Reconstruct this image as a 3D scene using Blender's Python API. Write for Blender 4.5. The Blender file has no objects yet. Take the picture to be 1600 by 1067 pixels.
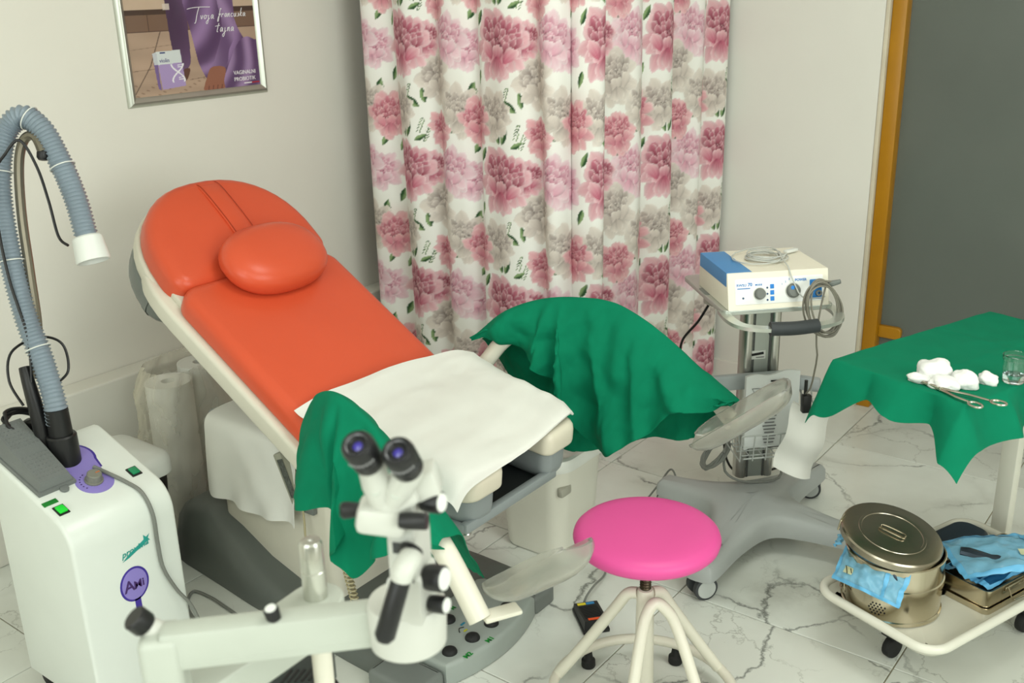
import bpy, bmesh, math, random
import numpy as np
from mathutils import Vector, Matrix, noise

random.seed(7); np.random.seed(7)
PI = math.pi
SC = bpy.context.scene
COL = SC.collection

# ------------------------------------------------------------------ camera
cam_d = bpy.data.cameras.new('camera')
cam = bpy.data.objects.new('camera', cam_d); COL.objects.link(cam)
FW = Vector((-0.57713627, 0.74748279, -0.32891216)); UP = Vector((-0.1801716, 0.27628881, 0.94403532)); RT = Vector((0.7965249, 0.60409766, -0.02478112))
cam.matrix_world = Matrix(((RT.x, UP.x, -FW.x, 2.915), (RT.y, UP.y, -FW.y, 0.0), (RT.z, UP.z, -FW.z, 1.64), (0, 0, 0, 1)))
cam_d.sensor_width = 36.0; cam_d.lens = 36.0 * 1605.27 / 1600.0
cam_d.clip_start = 0.02
cam_d.dof.use_dof = True; cam_d.dof.focus_distance = 2.7; cam_d.dof.aperture_fstop = 5.6
SC.camera = cam

# ------------------------------------------------------------------ world, lamps, exposure
wd = bpy.data.worlds.new('world'); SC.world = wd; wd.use_nodes = True
wd.node_tree.nodes['Background'].inputs[0].default_value = (0.8, 0.85, 0.82, 1); wd.node_tree.nodes['Background'].inputs[1].default_value = 0.15
def area(name, loc, sx, sy, power, col=(1, 0.985, 0.94), rot=(0, 0, 0)):
    d = bpy.data.lights.new(name, 'AREA'); d.shape = 'RECTANGLE'; d.size = sx; d.size_y = sy; d.energy = power; d.color = col
    o = bpy.data.objects.new(name, d); COL.objects.link(o); o.location = loc; o.rotation_euler = rot
    return o
area('ceiling_lamp', (2.45, 1.75, 2.70), 1.2, 0.6, 15, col=(0.97, 1.0, 0.93))
area('ceiling_lamp', (2.9, -0.75, 2.70), 1.2, 0.6, 15, col=(0.97, 1.0, 0.93))
# added soft fill: unseen area lights by the right-hand wall and behind the photographer
area('added_fill_light', (4.555, 0.7, 1.65), 1.5, 2.2, 34, col=(0.955, 1.0, 0.96), rot=(0, -PI / 2, 0)).rotation_euler = (0, PI / 2, 0)
area('added_fill_light', (2.6, -2.155, 1.65), 2.4, 1.5, 30, col=(0.955, 1.0, 0.96), rot=(PI / 2, 0, 0))
SC.view_settings.view_transform = 'Standard'; SC.view_settings.look = 'None'; SC.view_settings.gamma = 1.0
SC.view_settings.use_curve_mapping = False
SC.view_settings.exposure = 0.34

# ------------------------------------------------------------------ materials
def lin(c):
    r = []
    for x in c[:3]:
        x = x / 255.0
        r.append(x / 12.92 if x <= 0.04045 else ((x + 0.055) / 1.055) ** 2.4)
    return tuple(r)
MATS = {}
def mat(name, rgb, rough=0.5, metal=0.0, var=0.06, vscale=9.0, bump=0.0, bscale=200.0, trans=0.0, alpha=1.0, coat=0.0, sheen=0.0, spec=0.5, ior=1.45, emit=0.0, sss=0.0, rvar=0.0):
    """procedural material: base colour with slight mottling, optional fine relief"""
    if name in MATS: return MATS[name]
    m = bpy.data.materials.new(name); m.use_nodes = True; nt = m.node_tree; N = nt.nodes; L = nt.links
    b = N['Principled BSDF']
    c = lin(rgb)
    tc = N.new('ShaderNodeTexCoord'); nz = N.new('ShaderNodeTexNoise'); nz.inputs['Scale'].default_value = vscale; nz.inputs['Detail'].default_value = 4
    L.new(tc.outputs['Object'], nz.inputs['Vector'])
    cr = N.new('ShaderNodeValToRGB')
    cr.color_ramp.elements[0].position = 0.3; cr.color_ramp.elements[1].position = 0.7
    cr.color_ramp.elements[0].color = tuple(max(0, x * (1 - var)) for x in c) + (1,)
    cr.color_ramp.elements[1].color = tuple(min(1, x * (1 + var)) for x in c) + (1,)
    L.new(nz.outputs['Fac'], cr.inputs['Fac']); L.new(cr.outputs['Color'], b.inputs['Base Color'])
    b.inputs['Roughness'].default_value = rough; b.inputs['Metallic'].default_value = metal
    b.inputs['Transmission Weight'].default_value = trans; b.inputs['Alpha'].default_value = alpha
    b.inputs['Coat Weight'].default_value = coat; b.inputs['Sheen Weight'].default_value = sheen
    b.inputs['Specular IOR Level'].default_value = spec; b.inputs['IOR'].default_value = ior
    if rvar > 0:
        mp = N.new('ShaderNodeMapRange'); mp.inputs['To Min'].default_value = max(0.02, rough - rvar); mp.inputs['To Max'].default_value = rough + rvar
        L.new(nz.outputs['Fac'], mp.inputs['Value']); L.new(mp.outputs['Result'], b.inputs['Roughness'])
    if emit > 0:
        b.inputs['Emission Color'].default_value = c + (1,); b.inputs['Emission Strength'].default_value = emit
    if bump > 0:
        n2 = N.new('ShaderNodeTexNoise'); n2.inputs['Scale'].default_value = bscale; n2.inputs['Detail'].default_value = 3
        L.new(tc.outputs['Object'], n2.inputs['Vector'])
        bp = N.new('ShaderNodeBump'); bp.inputs['Strength'].default_value = bump; bp.inputs['Distance'].default_value = 0.002
        L.new(n2.outputs['Fac'], bp.inputs['Height']); L.new(bp.outputs['Normal'], b.inputs['Normal'])
    MATS[name] = m
    return m
def vcol_mat(name, rough=0.8, bump=0.0, bscale=600, spec=0.2, coat=0.0):
    m = bpy.data.materials.new(name); m.use_nodes = True; nt = m.node_tree; N = nt.nodes; L = nt.links
    b = N['Principled BSDF']; a = N.new('ShaderNodeVertexColor'); a.layer_name = 'print'
    L.new(a.outputs['Color'], b.inputs['Base Color']); b.inputs['Roughness'].default_value = rough; b.inputs['Specular IOR Level'].default_value = spec
    b.inputs['Coat Weight'].default_value = coat
    if bump > 0:
        tc = N.new('ShaderNodeTexCoord'); n2 = N.new('ShaderNodeTexNoise'); n2.inputs['Scale'].default_value = bscale
        L.new(tc.outputs['Object'], n2.inputs['Vector']); bp = N.new('ShaderNodeBump'); bp.inputs['Strength'].default_value = bump; bp.inputs['Distance'].default_value = 0.001
        L.new(n2.outputs['Fac'], bp.inputs['Height']); L.new(bp.outputs['Normal'], b.inputs['Normal'])
    return m
def marble_mat():
    m = bpy.data.materials.new('marble_tile'); m.use_nodes = True; nt = m.node_tree; N = nt.nodes; L = nt.links
    b = N['Principled BSDF']
    tc = N.new('ShaderNodeTexCoord'); oi = N.new('ShaderNodeObjectInfo')
    mul = N.new('ShaderNodeVectorMath'); mul.operation = 'SCALE'; cx = N.new('ShaderNodeCombineXYZ')
    for k in (0, 1, 2): L.new(oi.outputs['Random'], cx.inputs[k])
    L.new(cx.outputs[0], mul.inputs[0]); mul.inputs['Scale'].default_value = 23.7
    add = N.new('ShaderNodeVectorMath'); add.operation = 'ADD'; L.new(tc.outputs['Object'], add.inputs[0]); L.new(mul.outputs[0], add.inputs[1])
    def veins(scale, dist, dscale, width, mlo, mhi, mscale):
        w = N.new('ShaderNodeTexNoise'); w.inputs['Scale'].default_value = dscale; w.inputs['Detail'].default_value = 7; w.inputs['Roughness'].default_value = 0.62; L.new(add.outputs[0], w.inputs['Vector'])
        s = N.new('ShaderNodeVectorMath'); s.operation = 'SUBTRACT'; L.new(w.outputs['Color'], s.inputs[0]); s.inputs[1].default_value = (.5, .5, .5)
        sc = N.new('ShaderNodeVectorMath'); sc.operation = 'SCALE'; sc.inputs['Scale'].default_value = dist; L.new(s.outputs[0], sc.inputs[0])
        ad = N.new('ShaderNodeVectorMath'); ad.operation = 'ADD'; L.new(add.outputs[0], ad.inputs[0]); L.new(sc.outputs[0], ad.inputs[1])
        v = N.new('ShaderNodeTexVoronoi'); v.feature = 'DISTANCE_TO_EDGE'; v.inputs['Scale'].default_value = scale; L.new(ad.outputs[0], v.inputs['Vector'])
        r = N.new('ShaderNodeMapRange'); r.inputs['From Min'].default_value = 0; r.inputs['From Max'].default_value = width; r.inputs['To Min'].default_value = 1; r.inputs['To Max'].default_value = 0
        L.new(v.outputs['Distance'], r.inputs['Value'])
        mk = N.new('ShaderNodeTexNoise'); mk.inputs['Scale'].default_value = mscale; mk.inputs['Detail'].default_value = 3; L.new(add.outputs[0], mk.inputs['Vector'])
        r2 = N.new('ShaderNodeMapRange'); r2.inputs['From Min'].default_value = mlo; r2.inputs['From Max'].default_value = mhi; L.new(mk.outputs['Fac'], r2.inputs['Value'])
        mm = N.new('ShaderNodeMath'); mm.operation = 'MULTIPLY'; L.new(r.outputs[0], mm.inputs[0]); L.new(r2.outputs[0], mm.inputs[1])
        return mm
    v1 = veins(2.2, 0.30, 2.4, 0.017, 0.47, 0.62, 2.4)
    v2 = veins(2.2, 0.30, 2.4, 0.11, 0.50, 0.72, 3.4)
    v3 = veins(4.2, 0.3, 5.0, 0.016, 0.48, 0.62, 3.0)
    cl = N.new('ShaderNodeTexNoise'); cl.inputs['Scale'].default_value = 2.2; cl.inputs['Detail'].default_value = 5; L.new(add.outputs[0], cl.inputs['Vector'])
    cr = N.new('ShaderNodeValToRGB'); cr.color_ramp.elements[0].position = .35; cr.color_ramp.elements[1].position = .62
    cr.color_ramp.elements[0].color = lin((214, 216, 207)) + (1,); cr.color_ramp.elements[1].color = lin((231, 235, 227)) + (1,)
    L.new(cl.outputs['Fac'], cr.inputs['Fac'])
    def mix(prev, fac, col, s):
        mu = N.new('ShaderNodeMath'); mu.operation = 'MULTIPLY'; mu.use_clamp = True; mu.inputs[1].default_value = s; L.new(fac.outputs[0], mu.inputs[0])
        x = N.new('ShaderNodeMix'); x.data_type = 'RGBA'; L.new(mu.outputs[0], x.inputs['Factor']); L.new(prev, x.inputs['A']); x.inputs['B'].default_value = lin(col) + (1,)
        return x.outputs['Result']
    c = mix(cr.outputs['Color'], v2, (150, 148, 138), 0.55)
    c = mix(c, v3, (140, 140, 130), 0.6)
    c = mix(c, v1, (84, 87, 82), 0.8)
    L.new(c, b.inputs['Base Color']); b.inputs['Roughness'].default_value = 0.22; b.inputs['Specular IOR Level'].default_value = 0.4
    return m

# ------------------------------------------------------------------ mesh helpers
def V3(p): return np.array(p, float)
class MB:
    """collects vertices and faces of one mesh"""
    def __init__(s): s.v = []; s.f = []
    def add(s, v, f):
        o = len(s.v); s.v += [tuple(map(float, p)) for p in v]; s.f += [tuple(i + o for i in q) for q in f]; return s
    def join(s, m): return s.add(m.v, m.f)
    def xf(s, M):
        s.v = [tuple(M @ Vector(p)) for p in s.v]; return s
    def box(s, c, d, bev=0.0, rot=None, seg=2):
        bm = bmesh.new(); bmesh.ops.create_cube(bm, size=1.0)
        for v in bm.verts: v.co = Vector((v.co.x * d[0], v.co.y * d[1], v.co.z * d[2]))
        if bev > 0: bmesh.ops.bevel(bm, geom=list(bm.edges), offset=min(bev, 0.49 * min(d)), segments=seg, profile=0.5, affect='EDGES')
        M = Matrix.Translation(Vector(c)) @ (rot.to_4x4() if rot is not None else Matrix.Identity(4))
        bm.transform(M); bm.verts.index_update()
        v = [tuple(x.co) for x in bm.verts]; f = [tuple(x.index for x in q.verts) for q in bm.faces]; bm.free()
        return s.add(v, f)
    def cyl(s, p0, p1, r0, r1=None, n=20, bev=0.0, caps=True):
        r1 = r0 if r1 is None else r1
        p0, p1 = V3(p0), V3(p1); L = np.linalg.norm(p1 - p0)
        if bev > 0:
            bev = min(bev, 0.45 * L, 0.9 * r0, 0.9 * r1)
            prof = [(0, r0 - bev), (bev * .3, r0 - bev * .3), (bev, r0), (L - bev, r1), (L - bev * .3, r1 - bev * .3), (L, r1 - bev)]
        else: prof = [(0, r0), (L, r1)]
        return s.lathe(prof, p0, (p1 - p0) / L, n, caps)
    def lathe(s, prof, o, ax=(0, 0, 1), n=28, caps=True):
        """prof: (height, radius) pairs"""
        o, ax = V3(o), V3(ax); ax = ax / np.linalg.norm(ax)
        t = V3((1, 0, 0)) if abs(ax[0]) < 0.9 else V3((0, 1, 0))
        a = np.cross(ax, t); a /= np.linalg.norm(a); b = np.cross(ax, a)
        rings = [[o + ax * h + (a * math.cos(2 * PI * k / n) + b * math.sin(2 * PI * k / n)) * r for k in range(n)] for h, r in prof]
        return s.loft(rings, caps, caps)
    def loft(s, rings, cap0=True, cap1=True, closed=True, loop=False):
        n = len(rings[0]); v = [p for r in rings for p in r]; f = []
        m = len(rings)
        for i in range(m if loop else m - 1):
            i2 = (i + 1) % m
            for k in range(n if closed else n - 1):
                k2 = (k + 1) % n
                f.append((i * n + k, i * n + k2, i2 * n + k2, i2 * n + k))
        if not loop and closed:
            if cap0: f.append(tuple(range(n - 1, -1, -1)))
            if cap1: f.append(tuple((m - 1) * n + k for k in range(n)))
        return s.add(v, f)
    def tube(s, pts, r, n=10, loop=False, smooth=0, caps=True):
        """tube along a path; r a number or one per point; smooth: Catmull-Rom points per span"""
        P_ = [V3(p) for p in pts]; R_ = [r] * len(P_) if not hasattr(r, '__len__') else list(r)
        if smooth: P_, R_ = crom(P_, smooth, R_, loop)
        m = len(P_); rings = []
        T = []
        for i in range(m):
            a = P_[(i - 1) % m] if (loop or i > 0) else P_[i]; b = P_[(i + 1) % m] if (loop or i < m - 1) else P_[i]
            d = b - a; T.append(d / (np.linalg.norm(d) + 1e-12))
        t = T[0]; ref = V3((0, 0, 1)) if abs(t[2]) < 0.9 else V3((1, 0, 0))
        u = np.cross(t, ref); u /= np.linalg.norm(u)
        for i in range(m):
            u = u - T[i] * np.dot(u, T[i]); u /= (np.linalg.norm(u) + 1e-12); w = np.cross(T[i], u)
            rings.append([P_[i] + (u * math.cos(2 * PI * k / n) + w * math.sin(2 * PI * k / n)) * R_[i] for k in range(n)])
        return s.loft(rings, caps, caps, True, loop)
    def grid(s, fn, nu, nv):
        v = [fn(i / (nu - 1), j / (nv - 1)) for j in range(nv) for i in range(nu)]
        f = [(j * nu + i, j * nu + i + 1, (j + 1) * nu + i + 1, (j + 1) * nu + i) for j in range(nv - 1) for i in range(nu - 1)]
        return s.add(v, f)
    def pad(s, out, O, A, B, N, th, r=0.01, dome=0.0, convex=True, rb=None, seg=4):
        """slab with rounded edges: outline in the A/B plane from O, grown along N"""
        O, A, B, N = V3(O), V3(A), V3(B), V3(N); P2 = np.array(out, float); m = len(P2)
        rb = r * 0.5 if rb is None else rb
        if np.dot(np.cross(A, B), N) < 0: pass
        area2 = 0.5 * sum(P2[i][0] * P2[(i + 1) % m][1] - P2[(i + 1) % m][0] * P2[i][1] for i in range(m))
        sg = 1 if area2 > 0 else -1
        nr = []
        for i in range(m):
            d = P2[(i + 1) % m] - P2[i - 1]; d = d / (np.linalg.norm(d) + 1e-12); nr.append((-d[1] * sg, d[0] * sg))
        nr = np.array(nr)
        def ring(inset, h): q = P2 + nr * inset; return [O + A * p[0] + B * p[1] + N * h for p in q]
        rings = []
        for k in range(seg + 1):
            a = PI / 2 * k / seg; rings.append(ring(rb * (1 - math.sin(a)), rb * (1 - math.cos(a))))
        for k in range(seg + 1):
            a = PI / 2 * k / seg; rings.append(ring(r * (1 - math.cos(a)), th - r + r * math.sin(a)))
        if dome and convex:
            q = P2 + nr * r; c = q.mean(0)
            for t in (0.85, 0.65, 0.4, 0.15):
                qq = c + (q - c) * t; rings.append([O + A * p[0] + B * p[1] + N * (th + dome * (1 - t * t)) for p in qq])
        o = len(s.v); k0 = len(s.f)
        s.loft(rings, True, True)
        if np.dot(np.cross(A, B), N) * sg < 0:
            s.f[k0:] = [tuple(reversed(q)) for q in s.f[k0:]]
        return s
def crom(P_, sub, R_=None, loop=False):
    P_ = [V3(p) for p in P_]; m = len(P_); out = []; ro = []
    R_ = R_ if R_ is not None else [0] * m
    for i in range(m if loop else m - 1):
        g = lambda k: P_[k % m] if loop else P_[min(max(k, 0), m - 1)]
        p0, p1, p2, p3 = g(i - 1), g(i), g(i + 1), g(i + 2)
        ra, rb = R_[i], R_[(i + 1) % m]
        for k in range(sub):
            t = k / sub
            out.append(0.5 * ((2 * p1) + (-p0 + p2) * t + (2 * p0 - 5 * p1 + 4 * p2 - p3) * t * t + (-p0 + 3 * p1 - 3 * p2 + p3) * t ** 3)); ro.append(ra + (rb - ra) * t)
    if not loop: out.append(P_[-1]); ro.append(R_[-1])
    return out, ro
def surf(rows, nu, nv):
    """smooth sheet through rows of control points -> numpy array nv x nu x 3"""
    R2 = []
    for r in rows:
        q, _ = crom(r, 12); q = np.array(q); d = np.r_[0, np.cumsum(np.linalg.norm(np.diff(q, axis=0), axis=1))]
        k = np.linspace(0, len(q) - 1, nu); R2.append(np.stack([np.interp(k, np.arange(len(q)), q[:, c]) for c in range(3)], 1))
    R2 = np.array(R2); out = np.zeros((nv, nu, 3))
    for i in range(nu):
        q, _ = crom(list(R2[:, i]), 12); q = np.array(q); k = np.linspace(0, len(q) - 1, nv)
        out[:, i] = np.stack([np.interp(k, np.arange(len(q)), q[:, c]) for c in range(3)], 1)
    return out
def sheet(G, th=0.0015):
    """closed thin sheet from a grid of points"""
    nv, nu, _ = G.shape
    du = np.gradient(G, axis=1); dv = np.gradient(G, axis=0); n = np.cross(du, dv); n /= (np.linalg.norm(n, axis=2, keepdims=True) + 1e-12)
    A = (G + n * th / 2).reshape(-1, 3); B = (G - n * th / 2).reshape(-1, 3); o = nu * nv
    f = []
    for j in range(nv - 1):
        for i in range(nu - 1):
            a = j * nu + i; q = (a, a + 1, a + nu + 1, a + nu); f.append(q); f.append(tuple(x + o for x in reversed(q)))
    for i in range(nu - 1):
        f.append((i + 1, i, i + o, i + 1 + o)); a = (nv - 1) * nu + i; f.append((a, a + 1, a + 1 + o, a + o))
    for j in range(nv - 1):
        a = j * nu; f.append((a, a + nu, a + nu + o, a + o)); a = j * nu + nu - 1; f.append((a + nu, a, a + o, a + nu + o))
    m = MB(); m.v = [tuple(p) for p in np.vstack([A, B])]; m.f = f
    return m
def rrect(x0, x1, y0, y1, r, n=6):
    rs = r if hasattr(r, '__len__') else (r,) * 4
    cs = ((x1, y0, -1, 1, -PI / 2), (x1, y1, -1, -1, 0), (x0, y1, 1, -1, PI / 2), (x0, y0, 1, 1, PI)); out = []
    for (x, y, sx, sy, a0), rr in zip(cs, rs):
        for k in range(n + 1):
            a = a0 + PI / 2 * k / n; out.append((x + sx * rr + rr * math.cos(a), y + sy * rr + rr * math.sin(a)))
    return out
def circ(cx, cy, r, n=24, ry=None):
    ry = r if ry is None else ry
    return [(cx + r * math.cos(2 * PI * k / n), cy + ry * math.sin(2 * PI * k / n)) for k in range(n)]
def text_mb(txt, size, O, A, B, N, off=0.0006, shear=0.0, bold=0.0, align='LEFT', ext=0.0004, res=3):
    """lettering as flat raised mesh in the A/B plane"""
    cu = bpy.data.curves.new('t', 'FONT'); cu.body = txt; cu.size = size; cu.shear = shear; cu.offset = bold; cu.align_x = align; cu.extrude = ext; cu.resolution_u = res
    o = bpy.data.objects.new('t', cu); COL.objects.link(o); bpy.context.view_layer.update()
    dg = bpy.context.evaluated_depsgraph_get(); me = o.evaluated_get(dg).to_mesh()
    O, A, B, N = V3(O), V3(A), V3(B), V3(N)
    m = MB(); m.add([O + A * v.co.x + B * v.co.y + N * (v.co.z + off) for v in me.vertices], [tuple(p.vertices) for p in me.polygons])
    o.evaluated_get(dg).to_mesh_clear(); bpy.data.objects.remove(o); bpy.data.curves.remove(cu)
    return m
def mesh_of(mb, m, smooth=True, angle=35):
    me = bpy.data.meshes.new('mesh'); me.from_pydata(mb.v, [], mb.f); me.update()
    if smooth:
        me.polygons.foreach_set('use_smooth', [True] * len(me.polygons)); me.set_sharp_from_angle(angle=math.radians(angle))
    me.materials.append(m); return me
def tag(o, label=None, cat=None, group=None, kind=None):
    if label: o['label'] = label
    if cat: o['category'] = cat
    if group: o['group'] = group
    if kind: o['kind'] = kind
    return o
class Thing:
    """an Empty at the thing's base that parents its parts; geometry is given in room coordinates (world=True) or in the thing's own"""
    def __init__(s, name, label, cat, loc=(0, 0, 0), rz=0.0, group=None):
        s.o = bpy.data.objects.new(name, None); COL.objects.link(s.o); s.o.location = loc; s.o.rotation_euler = (0, 0, rz); s.o.empty_display_size = 0.05
        s.M = Matrix.Translation(Vector(loc)) @ Matrix.Rotation(rz, 4, 'Z'); s.I = s.M.inverted(); tag(s.o, label, cat, group)
    def part(s, name, mb, m, parent=None, world=True, smooth=True, angle=35, label=None, kind=None):
        if world: mb.xf(s.I)
        o = bpy.data.objects.new(name, mesh_of(mb, m, smooth, angle)); COL.objects.link(o); o.parent = parent or s.o
        if label: o['label'] = label
        if kind: o['kind'] = kind
        return o
def single(name, mb, m, label, cat, group=None, smooth=True, angle=35):
    """a thing that is one mesh; origin at its base centre"""
    a = np.array(mb.v); c = Vector(((a[:, 0].min() + a[:, 0].max()) / 2, (a[:, 1].min() + a[:, 1].max()) / 2, a[:, 2].min()))
    mb.v = [tuple(Vector(p) - c) for p in mb.v]
    o = bpy.data.objects.new(name, mesh_of(mb, m, smooth, angle)); COL.objects.link(o); o.location = c
    return tag(o, label, cat, group)
def struct(name, mb, m, parent=None, smooth=False, label=None):
    o = bpy.data.objects.new(name, mesh_of(mb, m, smooth)); COL.objects.link(o)
    if parent: o.parent = parent
    else: o['kind'] = 'structure'
    if label: o['label'] = label
    return o
def nrm(v): v = V3(v); return v / np.linalg.norm(v)

WHITE_PLASTIC = mat('white_plastic', (222, 224, 218), 0.35, var=0.02)
CREAM = mat('cream_lacquer', (218, 214, 198), 0.38, var=0.03)
WHITE_TUBE = mat('white_painted_tube', (224, 220, 204), 0.3, var=0.03)
BLACK = mat('black_plastic', (22, 22, 23), 0.4, var=0.15)
BLACK_SOFT = mat('black_rubber', (28, 28, 28), 0.7, var=0.15)
GREY_CABLE = mat('grey_cable', (120, 122, 116), 0.5)
STEEL = mat('stainless_steel', (196, 186, 164), 0.16, metal=1.0, var=0.05, rvar=0.05)
CHROME = mat('brushed_aluminium', (200, 200, 195), 0.3, metal=1.0, var=0.04)
GREEN = mat('green_surgical_cloth', (0, 117, 84), 0.85, var=0.05, vscale=20, bump=0.25, bscale=900, sheen=0.0, spec=0.2)
PAPER = mat('white_paper', (228, 228, 221), 0.85, var=0.015, bump=0.12, bscale=350, spec=0.15)
# ================================================================== the room
XL, YB, XR, YF, ZC = -0.09, 3.85, 4.6, -2.2, 2.72
WALL = mat('wall_paint', (232, 229, 219), 0.75, var=0.012, vscale=3, bump=0.08, bscale=120, spec=0.2)
WALL_B = mat('wall_paint_cool', (232, 231, 222), 0.75, var=0.012, vscale=3, bump=0.08, bscale=120, spec=0.2)
DADO = mat('satin_dado_panel', (232, 230, 220), 0.42, var=0.012, vscale=3, spec=0.35)
floor = struct('floor', MB().box(((XL + XR) / 2, (YB + YF) / 2 + .02, -0.03), (XR - XL + .2, YB - YF + .2, 0.05)), mat('grout', (176, 164, 138), 0.8, var=0.1, vscale=30), label='floor of white marble look tiles with beige grout')
MARBLE = marble_mat()
tile_me = mesh_of(MB().box((0, 0, -0.004), (0.5965, 0.5965, 0.008), 0.0012, seg=1), MARBLE, smooth=False)
for i in range(-4, 5):
    for j in range(-7, 4):
        cx_, cy_ = 2.638 + .6 * i - .6, 1.97 + .6 * j
        if cx_ < XL - .2 or cx_ > XR + .2 or cy_ < YF - .2 or cy_ > YB + .2: continue
        t = bpy.data.objects.new('tile', tile_me); COL.objects.link(t); t.location = (cx_, cy_, 0); t.parent = floor
        t.rotation_euler = (0, 0, random.choice((0, PI)))
struct('wall_left', MB().box((XL - .05, (YB + YF) / 2, ZC / 2), (.1, YB - YF + .2, ZC)), WALL)
DX0, DX1, DZ = 1.656, 2.66, 2.1
wb = MB().box(((XL + DX0) / 2 - .05, YB + .06, ZC / 2), (DX0 - XL + .1, .12, ZC)).box(((DX1 + XR) / 2, YB + .06, ZC / 2), (XR - DX1, .12, ZC)).box(((DX0 + DX1) / 2, YB + .06, (DZ + ZC) / 2), (DX1 - DX0, .12, ZC - DZ))
struct('wall_back', wb, WALL_B)
struct('wall_right', MB().box((XR + .05, (YB + YF) / 2, ZC / 2), (.1, YB - YF + .2, ZC)), WALL)
struct('wall_front', MB().box(((XL + XR) / 2, YF - .05, ZC / 2), (XR - XL, .1, ZC)), WALL)
struct('ceiling', MB().box(((XL + XR) / 2, (YB + YF) / 2, ZC + .05), (XR - XL + .2, YB - YF + .2, .1)), mat('ceiling_paint', (235, 235, 228), .9, var=.01))
struct('trim_1', MB().box((XL / 2, (YB + YF) / 2, .232), (-XL, YB - YF, .464), .006), DADO, label='low boxed-in white ledge along the left wall')
struct('baseboard_back', MB().box(((0 + DX0) / 2, YB - .006, .042), (DX0, .014, .084), .003), DADO)
# door with ochre frame and dark frosted glass
OCHRE = mat('ochre_frame', (176, 122, 12), .35, var=.05)
GLASSD = mat('dark_frosted_glass', (100, 106, 100), .22, var=.10, vscale=1.3, spec=.5)
door = struct('door_1', MB().box(((DX0 + DX1) / 2 + .005, YB + .075, DZ / 2), (DX1 - DX0 - .09, .012, DZ - .03), .002), GLASSD, label='dark frosted glass door pane in an ochre frame')
struct('door_frame', MB().box((DX0 + .043, YB + .055, DZ / 2), (.052, .075, DZ), .004), OCHRE, door, True)
struct('door_frame', MB().box((DX1 - .03, YB + .055, DZ / 2), (.06, .075, DZ), .004), OCHRE, door, True)
struct('door_frame', MB().box(((DX0 + DX1) / 2, YB + .055, DZ - .025), (DX1 - DX0, .07, .05), .004), OCHRE, door, True)
struct('reveal', MB().box((DX0 + .0085, YB + .04, DZ / 2), (.015, .082, DZ), .002), mat('reveal_paint', (214, 205, 182), .6), door, True)
struct('patch_fitting', MB().pad(rrect(DX0 + .066, DX0 + .155, .292, .34, (.018, .018, .002, .002)), (0, YB + .067, 0), (1, 0, 0), (0, 0, 1), (0, -1, 0), .022, .004), OCHRE, door, True)
# two unseen windows added to house the fill lights (behind and beside the photographer)
WFR = mat('added_window_frame', (232, 232, 226), .4, var=.01); WGL = mat('added_window_glass', (214, 226, 230), .08, var=.02)
for nm, c, d, ax in (('added_window_1', (XR - .010, .70, 1.65), (.012, 2.3, 1.6), 1), ('added_window_2', (2.6, YF + .010, 1.65), (2.5, .012, 1.6), 0)):
    wn = struct(nm, MB().box(c, d, .002), WGL, label='added unseen window beside the photographer' if ax else 'added unseen window behind the photographer')
    L_ = d[ax]; t_ = .014 if ax else .014
    for k in (-1, 0, 1):
        p = list(c); p[ax] += k * (L_ / 2 - .02); s3 = [.018, .018, 1.62]; s3[ax] = .05; struct('added_window_bar', MB().box(p, s3, .003), WFR, wn, True)
    for k in (-1, 1):
        p = list(c); p[2] += k * .79; s3 = [.018, .018, .05]; s3[ax] = L_ + .04; struct('added_window_bar', MB().box(p, s3, .003), WFR, wn, True)
# ================================================================== the floral curtain (printed cloth, print stored per vertex)
def blend(C, m, col, a):
    a = (m * a)[:, None]; C[:] = C * (1 - a) + np.array(col)[None, :] * a
def sstep(e0, e1, x): t = np.clip((x - e0) / (e1 - e0), 0, 1); return t * t * (3 - 2 * t)
def petal(C, x, y, cx, cy, ang, L, W, base, tip, edge, rng, alpha=1.0):
    """one painted petal: rounded fan shape, darker at its root, pale along the rim, with fine streaks"""
    dx, dy = x - cx, y - cy; ca, sa = math.cos(ang), math.sin(ang); u = (dx * ca + dy * sa) / L; v = (-dx * sa + dy * ca) / W
    k = rng.uniform(-.3, .3); ph = rng.uniform(0, 6); v = v + k * u * u
    un = u * (1 + .035 * np.sin(v * 6 + ph) + .012 * np.sin(v * 13 + ph * 2)); uc = np.clip(un, 0, 1)
    prof = np.where((un > 0) & (un < 1), uc ** .55 * np.sqrt(np.clip(1 - uc ** 4, 0, 1)), 0)
    d = prof - np.abs(v); m = sstep(0, .10, d) * (un > 0) * (un < 1.0)
    if m.max() <= 0: return
    st = np.sin(v / (prof + .05) * 11 + ph) * .5 + np.sin(v / (prof + .05) * 23 + ph * 3) * .3
    t = np.clip(uc ** 1.5 + st * .13 * (1 - uc * .5), 0, 1)
    col = np.array(base)[None] * (1 - t[:, None]) + np.array(tip)[None] * t[:, None]
    rim = sstep(.45, .08, d) * sstep(.45, .95, uc); col = col * (1 - .55 * rim[:, None]) + np.array(edge)[None] * .55 * rim[:, None]
    side = sstep(.5, 0.0, d) * (v * (1 if k > 0 else -1) > 0) * (1 - uc * .6); col = col * (1 - .28 * side[:, None])
    ol = sstep(.09, .0, d) * m * sstep(.1, .5, uc)
    a = (m * alpha)[:, None]
    C[:] = C * (1 - a) + col * (1 - .22 * ol[:, None]) * a
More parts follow.
